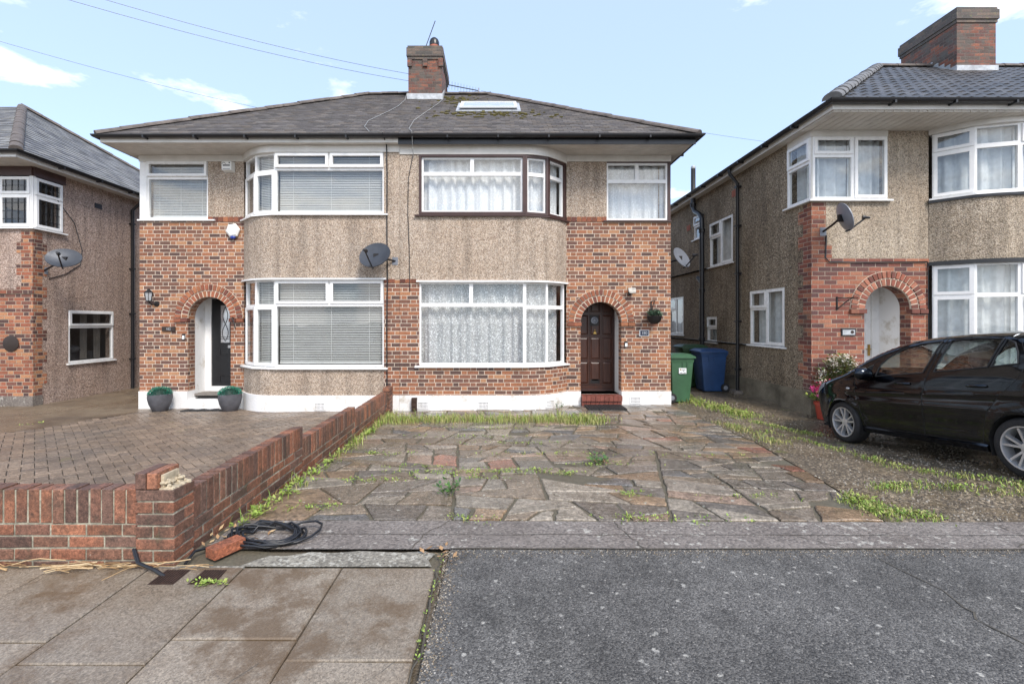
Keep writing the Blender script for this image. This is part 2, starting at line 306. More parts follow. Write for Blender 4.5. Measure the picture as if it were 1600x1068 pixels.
# ------------------------------------------------------------------ mesh helpers
def V(*a): return Vector(a)
class MB:
    def __init__(s): s.v = []; s.f = []; s.c = []; s.u = []; s.mi = []; s.cur = (1, 1, 1); s.mat = 0
    def face(s, pts, uv=None):
        i = len(s.v); s.v.extend(Vector(p) for p in pts); s.f.append(tuple(range(i, i+len(pts)))); s.c.append(s.cur); s.u.append(uv); s.mi.append(s.mat)
    def faces(s, pts, idx, uvs=None):
        i = len(s.v); s.v.extend(Vector(p) for p in pts)
        for k, f in enumerate(idx):
            s.f.append(tuple(i+j for j in f)); s.c.append(s.cur); s.u.append(uvs[k] if uvs else None); s.mi.append(s.mat)
    def hexa(s, p, uvs=None):   # p: 4 bottom, 4 top
        s.faces(p, [(3, 2, 1, 0), (4, 5, 6, 7), (0, 1, 5, 4), (1, 2, 6, 5), (2, 3, 7, 6), (3, 0, 4, 7)], uvs)
    def box(s, a, b):
        (x0, y0, z0), (x1, y1, z1) = a, b
        s.hexa([(x0, y0, z0), (x1, y0, z0), (x1, y1, z0), (x0, y1, z0), (x0, y0, z1), (x1, y0, z1), (x1, y1, z1), (x0, y1, z1)])
    def obox(s, c, size, m=None):
        c = Vector(c); h = [k/2 for k in size]; m = m or Matrix.Identity(3)
        P = [c + m @ Vector((x*h[0], y*h[1], z*h[2])) for z in (-1, 1) for x, y in ((-1, -1), (1, -1), (1, 1), (-1, 1))]
        s.hexa(P)
    def prism(s, poly, ext):
        n = len(poly); ext = Vector(ext); P = [Vector(p) for p in poly]
        s.faces(P + [p+ext for p in P], [tuple(range(n))[::-1], tuple(range(n, 2*n))] + [(i, (i+1) % n, n+(i+1) % n, n+i) for i in range(n)])
    def loft(s, rings, closed=True, caps=True):
        n = len(rings[0]); P = [p for r in rings for p in r]; F = []
        for k in range(len(rings)-1):
            for i in range(n if closed else n-1):
                j = (i+1) % n; F.append((k*n+i, k*n+j, (k+1)*n+j, (k+1)*n+i))
        if caps and closed: F += [tuple(range(n))[::-1], tuple(range((len(rings)-1)*n, len(rings)*n))]
        s.faces(P, F)
    def tube(s, pts, r, n=8, rs=None):
        pts = [Vector(p) for p in pts]; rings = []
        up = None
        for i, p in enumerate(pts):
            t = (pts[min(i+1, len(pts)-1)] - pts[max(i-1, 0)]).normalized()
            if up is None: up = t.orthogonal().normalized()
            a = (up - t*up.dot(t)).normalized() if (up - t*up.dot(t)).length > 1e-4 else t.orthogonal().normalized()
            up = a; b = t.cross(a); rr = rs[i] if rs else r
            rings.append([p + rr*(math.cos(k*2*math.pi/n)*a + math.sin(k*2*math.pi/n)*b) for k in range(n)])
        s.loft(rings)
    def lathe(s, c, prof, n=20, axis=None):
        c = Vector(c); q = axis.to_track_quat('Z', 'Y') if axis else None; rings = []
        for r, z in prof:
            ring = [Vector((r*math.cos(2*math.pi*k/n), r*math.sin(2*math.pi*k/n), z)) for k in range(n)]
            rings.append([c + (q @ p if q else p) for p in ring])
        s.loft(rings, True, False)
    def ball(s, c, r, n=10, sq=(1, 1, 1)):
        c = Vector(c)
        s.loft([[c + Vector((r*sq[0]*math.sin(a)*math.cos(b), r*sq[1]*math.sin(a)*math.sin(b), r*sq[2]*math.cos(a))) for b in [2*math.pi*k/n for k in range(n)]] for a in [math.pi*(.02+.96*j/(n//2+1)) for j in range(n//2+2)]])
    def ribbon(s, pts, z0, z1, th, z0f=None):   # wall along a 2-D polyline (outer face), thickness to the right-hand side
        pts = [Vector(p) for p in pts]; nn = []
        for i in range(len(pts)):
            d = (pts[min(i+1, len(pts)-1)] - pts[max(i-1, 0)]).normalized(); nn.append(Vector((d.y, -d.x)))
        L = 0
        for i in range(len(pts)-1):
            a, b = pts[i], pts[i+1]; a2, b2 = a - nn[i]*th, b - nn[i+1]*th; l = (b-a).length
            u = [(L, z0), (L+l, z0), (L+l, z1), (L, z1)]; d4 = [(0, 0)]*4
            s.hexa([(*a, z0), (*b, z0), (*b2, z0), (*a2, z0), (*a, z1), (*b, z1), (*b2, z1), (*a2, z1)], [d4, d4, u, None, u[::-1] if 0 else None, None]); L += l
    def build(s, name, mats, parent=None, smooth=False, fix=True, nocol=False):
        if not isinstance(mats, (list, tuple)): mats = [mats]
        me = bpy.data.meshes.new(name); org = parent_loc(parent)
        me.from_pydata([p - org for p in s.v], [], s.f)
        for m in mats: me.materials.append(M[m] if isinstance(m, str) else m)
        me.polygons.foreach_set('material_index', s.mi)
        if smooth: me.polygons.foreach_set('use_smooth', [True]*len(s.f))
        uvl = me.uv_layers.new(name='UVMap'); ca = None if nocol else me.color_attributes.new('Col', 'FLOAT_COLOR', 'CORNER')
        uvs = []; cols = []
        for fi, f in enumerate(s.f):
            u = s.u[fi]
            if u is None:
                n = me.polygons[fi].normal
                if abs(n.z) > .75: u = [(s.v[k].x, s.v[k].y) for k in f]
                else:
                    t = Vector((-n.y, n.x, 0)).normalized(); u = [(s.v[k].dot(t), s.v[k].z) for k in f]
            for q in u: uvs += q[:2]
            cols += (*s.c[fi], 1)*len(f)
        me.uv_layers['UVMap'].data.foreach_set('uv', uvs)
        if ca: me.color_attributes['Col'].data.foreach_set('color', cols)
        if smooth or fix:
            bm = bmesh.new(); bm.from_mesh(me)
            if smooth: bmesh.ops.remove_doubles(bm, verts=bm.verts, dist=.0002)
            if fix: bmesh.ops.recalc_face_normals(bm, faces=bm.faces)
            bm.to_mesh(me); bm.free()
        if smooth: me.set_sharp_from_angle(angle=R(smooth if smooth > 1 else 40))
        o = bpy.data.objects.new(name, me); COL.objects.link(o)
        if parent: o.parent = parent
        return o
WLOC = {}
def parent_loc(p):
    loc = Vector((0, 0, 0))
    while p is not None: loc = loc + p.location; p = p.parent
    return loc
def tag(o, label=None, cat=None, group=None, kind=None):
    for k, v in (('label', label), ('category', cat), ('group', group), ('kind', kind)):
        if v: o[k] = v
    return o
def thing(name, label, cat, loc, group=None):
    o = bpy.data.objects.new(name, None); COL.objects.link(o); o.location = loc; o.empty_display_size = .1
    return tag(o, label, cat, group)
def copy_tree(o, parent=None):
    c = o.copy(); COL.objects.link(c)
    if parent: c.parent = parent
    for ch in o.children: copy_tree(ch, c)
    return c
def text(body, size, loc, rot, m, parent, name='lettering', ext=.001):
    c = bpy.data.curves.new(name, 'FONT'); c.body = body; c.size = size; c.extrude = ext; c.align_x = 'CENTER'; c.align_y = 'CENTER'
    o = bpy.data.objects.new(name, c); COL.objects.link(o); c.materials.append(M[m]); o.parent = parent
    o.rotation_euler = rot; bpy.context.view_layer.update()
    me = bpy.data.meshes.new_from_object(o.evaluated_get(bpy.context.evaluated_depsgraph_get())); nm = o.name
    bpy.data.objects.remove(o); o = bpy.data.objects.new(name, me); COL.objects.link(o); o.parent = parent
    o.location = Vector(loc) - parent_loc(parent); o.rotation_euler = rot
    return o

# ------------------------------------------------------------------ lie of the land
GX = [-13, -9.8, -7.4, -2, 0, 3.6, 5, 6.5, 12]
GT = [(3.0, [0]*9), (3.6, [-.02, -.02, -.02, -.01, -.01, -.01, 0, 0, 0]), (4.4, [-.08, -.08, -.06, -.04, -.04, -.03, .02, .03, .03]),
      (6.6, [-.16, -.17, -.16, -.14, -.14, -.16, -.215, -.18, -.14]), (8.2, [-.22, -.24, -.24, -.20, -.19, -.19, -.17, -.14, -.13]),
      (9.4, [-.25, -.27, -.297, -.255, -.235, -.217, -.14, -.12, -.12]), (12, [-.26, -.27, -.28, -.25, -.25, -.2, -.11, -.1, -.1]), (16, [-.26]*9)]
def lerp_t(xs, x):
    if x <= xs[0]: return 0, 0
    for i in range(len(xs)-1):
        if x <= xs[i+1]: return i, (x-xs[i])/(xs[i+1]-xs[i])
    return len(xs)-2, 1
GYS = [r[0] for r in GT]
def g(x, y):
    i, a = lerp_t(GX, x); j, b = lerp_t(GYS, y)
    a = a*a*(3-2*a); 
    r = lambda row: row[1][i]*(1-a) + row[1][i+1]*a
    return r(GT[j])*(1-b) + r(GT[j+1])*b
def inpoly(p, poly):
    x, y = p; c = False; n = len(poly); j = n-1
    for i in range(n):
        xi, yi = poly[i][:2]; xj, yj = poly[j][:2]
        if (yi > y) != (yj > y) and x < (xj-xi)*(y-yi)/(yj-yi)+xi: c = not c
        j = i
    return c
def dens(poly, sp, closed=True):
    out = []; n = len(poly)
    for i in range(n if closed else n-1):
        a, b = Vector(poly[i][:2]), Vector(poly[(i+1) % n][:2]); k = max(1, int((b-a).length/sp))
        out += [a + (b-a)*(t/k) for t in range(k)]
    if not closed: out.append(Vector(poly[-1][:2]))
    return out
def fill(poly, sp):
    P = dens(poly, sp); n = len(P); E = [(i, (i+1) % n) for i in range(n)]
    xs = [p.x for p in P]; ys = [p.y for p in P]
    x = min(xs)+sp/2
    while x < max(xs):
        y = min(ys)+sp/2
        while y < max(ys):
            if inpoly((x, y), P): P.append(Vector((x, y)))
            y += sp
        x += sp
    r = delaunay_2d_cdt(P, E, [], 0, 1e-6); vs = r[0]
    tr = [f for f in r[2] if inpoly(sum((vs[k] for k in f), Vector((0, 0)))/len(f), poly)]
    return vs, tr
def drape(name, poly, off, m, sp=.35):
    vs, tr = fill(poly, sp); b = MB()
    b.faces([(p.x, p.y, g(p.x, p.y)+off) for p in vs], [tuple(t) for t in tr])
    o = b.build(name, m, None, smooth=60)
    bm = bmesh.new(); bm.from_mesh(o.data)
    if sum(f.normal.z for f in bm.faces) < 0: bmesh.ops.reverse_faces(bm, faces=bm.faces)
    bm.to_mesh(o.data); bm.free()
    return tag(o, kind='structure')

# ------------------------------------------------------------------ windows
class Fr:   # a vertical plane: origin (2-D), direction (2-D), outward normal
    def __init__(s, p0, p1, flip=False):
        s.o = Vector(p0); d = Vector(p1)-s.o; s.L = d.length; s.d = d/s.L
        s.n = Vector((s.d.y, -s.d.x))*(-1 if flip else 1)
    def p(s, u, v, w_): q = s.o + s.d*u + s.n*w_; return Vector((q.x, q.y, v))
    def box(s, b, u0, u1, v0, v1, w0, w1):
        b.hexa([s.p(u0, v0, w0), s.p(u1, v0, w0), s.p(u1, v0, w1), s.p(u0, v0, w1), s.p(u0, v1, w0), s.p(u1, v1, w0), s.p(u1, v1, w1), s.p(u0, v1, w1)])
    def ring(s, b, u0, u1, v0, v1, bw, w0, w1):
        s.box(b, u0, u1, v0, v0+bw, w0, w1); s.box(b, u0, u1, v1-bw, v1, w0, w1)
        s.box(b, u0, u0+bw, v0+bw, v1-bw, w0, w1); s.box(b, u1-bw, u1, v0+bw, v1-bw, w0, w1)
def fwd(p0, p1):   # facade planes: normal must look to -y or to given side
    return Fr(p0, p1)
def window(parent, facets, z0, z1, inset=.05, frame='white', outer=None, sill=None, sillmat='white', blind=None, curtain=None, leads=False, gm='glass', lb=None):
    """facets: list of (Fr, u0, u1, rows); rows: list of (v0, v1, [u splits], kinds) with fractions of the opening"""
    fb = MB(); ob = MB(); panes = []; lead = MB()
    for fr, u0, u1, rows in facets:
        W, H = u1-u0, z1-z0
        if outer:
            fr.ring(ob, u0, u1, z0, z1, .045, -inset-.03, -inset+.075); u0 += .046; u1 -= .046; a, b_ = z0+.046, z1-.046
        else: a, b_ = z0, z1
        W, H = u1-u0, b_-a
        for (v0, v1, splits, kinds) in rows:
            us = [0]+list(splits)+[1]
            for i in range(len(us)-1):
                x0, x1 = u0+W*us[i], u0+W*us[i+1]; y0, y1 = a+H*v0, a+H*v1; k = kinds[i] if i < len(kinds) else 'f'
                fr.ring(fb, x0, x1, y0, y1, .036, -inset-.035, -inset+.03); bw = .036
                if k in 'so':
                    off = .022 if k == 's' else .05
                    fr.ring(fb, x0+.018, x1-.018, y0+.018, y1-.018, .052, -inset+.028, -inset+.03+off); bw = .07
                panes.append((fr, x0+bw-.002, x1-bw+.002, y0+bw-.002, y1-bw+.002, -inset-.004 if k == 'f' else -inset+.034))
                if leads:
                    nx = max(2, round((x1-x0)/.13)); ny = max(2, round((y1-y0)/.17))
                    for q in range(1, nx): xx = x0+(x1-x0)*q/nx; fr.box(lead, xx-.004, xx+.004, y0+bw, y1-bw, -inset+.005, -inset+.009+(.035 if k != 'f' else 0))
                    for q in range(1, ny): yy = y0+(y1-y0)*q/ny; fr.box(lead, x0+bw, x1-bw, yy-.004, yy+.004, -inset+.0045, -inset+.0085+(.035 if k != 'f' else 0))
    o = fb.build('window', frame, parent)
    if lb: o['label'] = lb
    if outer: ob.build('frame', outer, o)
    for fr, a, b_, c, d, w_ in panes:
        pb = MB(); pb.face([fr.p(a, c, w_), fr.p(b_, c, w_), fr.p(b_, d, w_), fr.p(a, d, w_)]); pb.build('pane', gm, o, fix=False)
    if leads: lead.build('leading', 'black', o)
    if sill:
        sb = MB(); ov, dp = sill
        outs = [f[0].p(f[1], 0, dp).xy for f in facets] + [facets[-1][0].p(facets[-1][2], 0, dp).xy]
        ins = [f[0].p(f[1], 0, -inset-.03).xy for f in facets] + [facets[-1][0].p(facets[-1][2], 0, -inset-.03).xy]
        for i, (fr, u0, u1, rows) in enumerate(facets):
            e0 = ov if i == 0 else 0; e1 = ov if i == len(facets)-1 else 0
            p = [fr.p(u0-e0, 0, -inset-.03).xy, fr.p(u1+e1, 0, -inset-.03).xy, fr.p(u1+e1, 0, dp).xy, fr.p(u0-e0, 0, dp).xy]
            if i > 0: p[3] = lin_x(facets[i-1][0], fr, dp); p[0] = lin_x(facets[i-1][0], fr, -inset-.03)
            if i < len(facets)-1: p[2] = lin_x(fr, facets[i+1][0], dp); p[1] = lin_x(fr, facets[i+1][0], -inset-.03)
            sb.hexa([(*q, z0-.045) for q in p] + [(*p[0], z0-.002), (*p[1], z0-.002), (*p[2], z0-.018), (*p[3], z0-.018)])
        sb.build('sill', sillmat, o)
    if blind:
        bb = MB(); z = z0+.06
        m_, tilt, pitch = blind
        for fr, u0, u1, rows in facets:
            z = z0+.10
            fr.box(bb, u0+.05, u1-.05, z0+.05, z0+.085, -inset-.11, -inset-.07)
            while z < z1-.05:
                dz = tilt*.012; a = -inset-.105; c = -inset-.075
                j = rnd.uniform(-.0032, .0032)
                bb.hexa([fr.p(u0+.05, z-dz+j, a), fr.p(u1-.05, z-dz-j, a), fr.p(u1-.05, z+dz-j, c), fr.p(u0+.05, z+dz+j, c), fr.p(u0+.05, z-dz+.002+j, a), fr.p(u1-.05, z-dz+.002-j, a), fr.p(u1-.05, z+dz+.002-j, c), fr.p(u0+.05, z+dz+.002+j, c)])
                z += pitch
            for t in (.15, .5, .85):
                uu = u0+(u1-u0)*t; fr.box(bb, uu-.004, uu+.004, z0+.08, z1-.05, -inset-.071, -inset-.069)
        bb.build('blind', m_, o)
    if curtain:
        cbm, drop, dr = curtain
        cb = MB()
        for fr, u0, u1, rows in facets:
            n = max(6, int((u1-u0)/.02)); ph = rnd.uniform(0, 6); pts = []
            for i in range(n+1):
                u = u0+.02+(u1-u0-.04)*i/n; ww = -inset-.14+.030*math.sin(u*30+ph+1.5*math.sin(u*5+ph))+.010*math.sin(u*67+ph)
                pts.append((u, ww))
            for i in range(n):
                (a, wa), (b_, wb) = pts[i], pts[i+1]
                cb.face([fr.p(a, z0+drop, wa*1.02), fr.p(b_, z0+drop, wb*1.02), fr.p(b_, z1-.02, wb), fr.p(a, z1-.02, wa)])
        cb.build('net_curtain', cbm, o, smooth=80, fix=False)
        if dr:
            db = MB()
            fr, u0, u1, rows = facets[0]
            for (ua, ub) in dr:
                n = 14; P = [(ua+(ub-ua)*i/n, -inset-.26+.035*math.sin(i*1.9)) for i in range(n+1)]
                for i in range(n): db.face([fr.p(P[i][0], z0+.01, P[i][1]), fr.p(P[i+1][0], z0+.01, P[i+1][1]), fr.p(P[i+1][0], z1, P[i+1][1]), fr.p(P[i][0], z1, P[i][1])])
            db.build('drape', 'drape', o, smooth=80, fix=False)
    return o
def lin_x(f1, f2, off):   # meeting point of two facets shifted outwards by off
    a, b = f1.o + f1.n*off, f2.o + f2.n*off
    den = f1.d.x*f2.d.y - f1.d.y*f2.d.x
    if abs(den) < 1e-6: return b
    t = ((b.x-a.x)*f2.d.y - (b.y-a.y)*f2.d.x)/den
    return a + f1.d*t

# ------------------------------------------------------------------ roofs, arches, chimneys
def tile_slope(b, e0, e1, r0, r1, tw, rows, th=.016, pal=((.1, .1, .1),), roll=0, bond=True):
    e0, e1, r0, r1 = map(Vector, (e0, e1, r0, r1)); d = (e1-e0).normalized(); L = (e1-e0).length
    up0, up1 = r0-e0, r1-e1; sl = up0 - d*up0.dot(d); n = d.cross(sl).normalized()
    if n.z < 0: n = -n
    uL = up0.dot(d); uR = L + up1.dot(d); H = sl
    P = lambda u, t, h: e0 + d*u + H*t + n*h
    b.cur = pal[0]; b.face([P(0, 0, -.004), P(L, 0, -.004), P(uR, 1, -.004), P(uL, 1, -.004)])
    for i in range(rows):
        t0, t1 = i/rows, (i+1)/rows; off = (tw/2 if (i % 2 and bond) else 0) - tw
        u = off + min(0, uL)
        while u < max(L, uR)+tw:
            lo0, hi0 = uL*t0, L+(uR-L)*t0; lo1, hi1 = uL*t1, L+(uR-L)*t1
            a0, b0 = max(u, lo0), min(u+tw, hi0); a1, b1 = max(u, lo1), min(u+tw, hi1)
            if b0-a0 > .012 or b1-a1 > .012:
                if b1 < a1: a1 = b1 = (a1+b1)/2
                if b0 < a0: a0 = b0 = (a0+b0)/2
                c = pal[int(rnd.random()**1.0*len(pal)) % len(pal)]; k = rnd.uniform(.90, 1.10); b.cur = sc3(c, k)
                h = th + rnd.uniform(-.003, .004); gp = .004; tt = t0 - .1/rows*rnd.uniform(.2, 1.)
                if roll:
                    m = 6; A = []; B = []
                    for q in range(m+1):
                        hh = roll*(.5-.5*math.cos(2*math.pi*q/m)) if 1 else 0
                        A.append(P(a0+(b0-a0)*q/m, tt, h+hh)); B.append(P(a1+(b1-a1)*q/m, t1, .004+hh))
                    for q in range(m):
                        b.face([A[q], A[q+1], B[q+1], B[q]]); b.face([P(a0+(b0-a0)*q/m, tt, 0), P(a0+(b0-a0)*(q+1)/m, tt, 0), A[q+1], A[q]])
                else:
                    p0, p1 = P(a0+gp, tt, h), P(b0-gp, tt, h); q1, q0 = P(max(a1, b1-gp), t1, .003), P(min(b1, a1+gp), t1, .003)
                    b.face([p0, p1, q1, q0]); b.face([P(a0+gp, tt, -.003), P(b0-gp, tt, -.003), p1, p0])
                    b.face([P(a0+gp, tt, -.003), p0, q0]); b.face([P(b0-gp, tt, -.003), q1, p1])
            u += tw
def ridge_line(b, p0, p1, r=.1, seg=.42):
    p0, p1 = Vector(p0), Vector(p1); n = max(1, int((p1-p0).length/seg)); d = (p1-p0).normalized()
    side = d.cross(V(0, 0, 1)).normalized(); up = side.cross(d).normalized()
    for i in range(n):
        a = p0+(p1-p0)*(i/n); c = p0+(p1-p0)*((i+1.06)/n); rings = []
        j = rnd.uniform(-.006, .008)
        for q, rr in ((a, r*1.08), (c, r)):
            rings.append([q + side*(rr*math.cos(t)) + up*(rr*.8*math.sin(t)-.035+j) for t in [math.pi*k/8 for k in range(9)]])
        for q in range(8): b.face([rings[0][q], rings[0][q+1], rings[1][q+1], rings[1][q]])
        b.face(rings[0])
ARCHC = [(.22, .075, .04), (.30, .10, .05), (.15, .05, .035), (.34, .13, .06), (.26, .085, .045)]
def arch(parent, mw, fr, cu, zs, r, ztop, u0, u1, zb, depth=.225, rings=2, mat='brick', pal=ARCHC, wt=.115, imp=True):
    """brick wall u0..u1, zb..ztop with an arched opening, its voussoir rings and impost bricks"""
    fr.box(mw, u0, cu-r, zb, ztop, -depth, 0); fr.box(mw, cu+r, u1, zb, ztop, -depth, 0)
    N = 28
    for i in range(N):
        a0, a1 = math.pi*(1-i/N), math.pi*(1-(i+1)/N)
        ua, ub = cu+r*math.cos(a0), cu+r*math.cos(a1); za, zb_ = zs+r*math.sin(a0), zs+r*math.sin(a1)
        mw.hexa([fr.p(ua, za, -depth), fr.p(ub, zb_, -depth), fr.p(ub, zb_, 0), fr.p(ua, za, 0), fr.p(ua, ztop, -depth), fr.p(ub, ztop, -depth), fr.p(ub, ztop, 0), fr.p(ua, ztop, 0)])
    mo = MB(); vb = MB()
    ro = r + wt*rings + .03
    def sect(b, ra, rb, a, c, w0, w1, n=1):
        for k in range(n):
            x, y = a+(c-a)*k/n, a+(c-a)*(k+1)/n
            P = lambda rr, t, w_: fr.p(cu+rr*math.cos(t), zs+rr*math.sin(t), w_)
            b.hexa([P(ra, x, w0), P(ra, y, w0), P(ra, y, w1), P(ra, x, w1), P(rb, x, w0), P(rb, y, w0), P(rb, y, w1), P(rb, x, w1)])
    sect(mo, r-.002, ro, 0, math.pi, -.02, .012, 28)
    for k in range(rings):
        ra = r + .002 + k*(wt+.022); rb = ra + wt; n = int(math.pi*(ra+rb)/2/.083)
        for i in range(n):
            vb.cur = sc3(rnd.choice(pal), rnd.uniform(.8, 1.2)); e = .0105/ra
            sect(vb, ra, rb, math.pi*i/n+e, math.pi*(i+1)/n-e, -.05 if k else -depth+.01, .022+.012*k+rnd.uniform(-.002, .002), 2)
    for sg in (-1, 1):
        if not imp: break
        uu = cu+sg*(r-.015) ; ue = cu+sg*(ro+.015)
        vb.cur = sc3(rnd.choice(pal), .95); mid = (uu+ue)/2
        for a, c in ((min(uu, mid), max(uu, mid)-.006), (min(mid, ue)+.006, max(mid, ue))):
            vb.cur = sc3(rnd.choice(pal), rnd.uniform(.7, 1.1)); fr.box(vb, a, c, zs-.078, zs-.006, -.07, .05)
    o = vb.build('arch', 'voussoir', parent); mo.build('mortar', 'mortar', o)
    return ro
def chimney(parent, x0, x1, y0, y1, zb, zt, mat='brick_stack'):
    b = MB(); b.box((x0, y0, zb), (x1, y1, zt-.36)); h = MB(); h.box((x0-.022, y0-.022, zt-.36), (x1+.022, y1+.022, zt-.285)); h.box((x0-.045, y0-.045, zt-.285), (x1+.045, y1+.045, zt-.06)); h.box((x0-.02, y0-.02, zt-.06), (x1+.02, y1+.02, zt))
    return b, h
def gutter(parent, pts, z, r=.062, brackets=1.0, mat='black'):
    """half-round gutter along a 2-D polyline at height z"""
    b = MB(); P = [Vector(p) for p in pts]; rings = []
    for i, p in enumerate(P):
        t = (P[min(i+1, len(P)-1)]-P[max(i-1, 0)]).normalized(); n = Vector((t.y, -t.x))
        k = 1.0
        if 0 < i < len(P)-1:
            t1 = (P[i]-P[i-1]).normalized(); k = 1/max(.4, n.dot(Vector((t1.y, -t1.x))))
        ring = [(r*math.cos(a), -r*math.sin(a)) for a in [math.pi*j/8 for j in range(9)]] + [((r-.006)*math.cos(a), -(r-.006)*math.sin(a)) for a in [math.pi*(8-j)/8 for j in range(9)]]
        rings.append([Vector((p.x+n.x*q*k, p.y+n.y*q*k, z+h)) for q, h in ring])
    b.loft(rings)
    for i in range(len(P)-1):
        L = (P[i+1]-P[i]).length; m = int(L/brackets)
        d = (P[i+1]-P[i]).normalized(); n = Vector((d.y, -d.x))
        for k in range(1, m+1):
            q = P[i]+d*(k*L/(m+1)); b.obox((q.x-n.x*.0, q.y-n.y*.0, z-.055), (.03, .15, .045), Matrix.Rotation(math.atan2(d.y, d.x), 3, 'Z'))
    return b.build('gutter', mat, parent, smooth=40)

def offs(pts, d):
    P = [Vector(p) for p in pts]; out = []
    for i, p in enumerate(P):
        t = (P[min(i+1, len(P)-1)]-P[max(i-1, 0)]).normalized(); out.append(p + Vector((t.y, -t.x))*d)
    return out
def wallholes(b, fr, u0, u1, v0, v1, holes, th):
    us = sorted({u0, u1, *[h[0] for h in holes], *[h[1] for h in holes]}); vs = sorted({v0, v1, *[h[2] for h in holes], *[h[3] for h in holes]})
    us = [u for u in us if u0 <= u <= u1]; vs = [v for v in vs if v0 <= v <= v1]
    for i in range(len(us)-1):
        for j in range(len(vs)-1):
            um, vm = (us[i]+us[i+1])/2, (vs[j]+vs[j+1])/2
            if any(h[0] < um < h[1] and h[2] < vm < h[3] for h in holes): continue
            fr.box(b, us[i], us[i+1], vs[j], vs[j+1], -th, 0)
def air_brick(parent, fr, u, v, m='paint', w_=.225, h=.15):
    b = MB(); fr.ring(b, u-w_/2, u+w_/2, v-h/2, v+h/2, .02, .002, .016)
    nx, ny = 7, 4
    for i in range(nx+1):
        uu = u-w_/2+.02+(w_-.04)*i/nx; fr.box(b, uu-.006, uu+.006, v-h/2+.02, v+h/2-.02, .004, .014)
    for j in range(1, ny):
        vv = v-h/2+.02+(h-.04)*j/ny; fr.box(b, u-w_/2+.02, u+w_/2-.02, vv-.006, vv+.006, .0045, .0135)
    o = b.build('air_brick', m, parent); k = MB(); fr.box(k, u-w_/2+.01, u+w_/2-.01, v-h/2+.01, v+h/2-.01, .0005, .0035); k.build('grating', 'ink', o)
TILES = [(.128, .115, .106), (.108, .097, .092), (.150, .134, .122), (.098, .088, .084), (.138, .117, .10), (.12, .108, .104)]
def board_soffit(parent, x0, x1, y0, y1, z, n, mat='soffit', axis='x'):
    b = MB()
    for i in range(n):
        if axis == 'x': a, c = y0+(y1-y0)*i/n, y0+(y1-y0)*(i+1)/n-.006; b.box((x0, a, z), (x1, c, z+.014))
        else: a, c = x0+(x1-x0)*i/n, x0+(x1-x0)*(i+1)/n-.006; b.box((a, y0, z), (c, y1, z+.014))
    b.box((x0, y0, z+.016), (x1, y1, z+.03))
    return b.build('soffit', mat, parent)

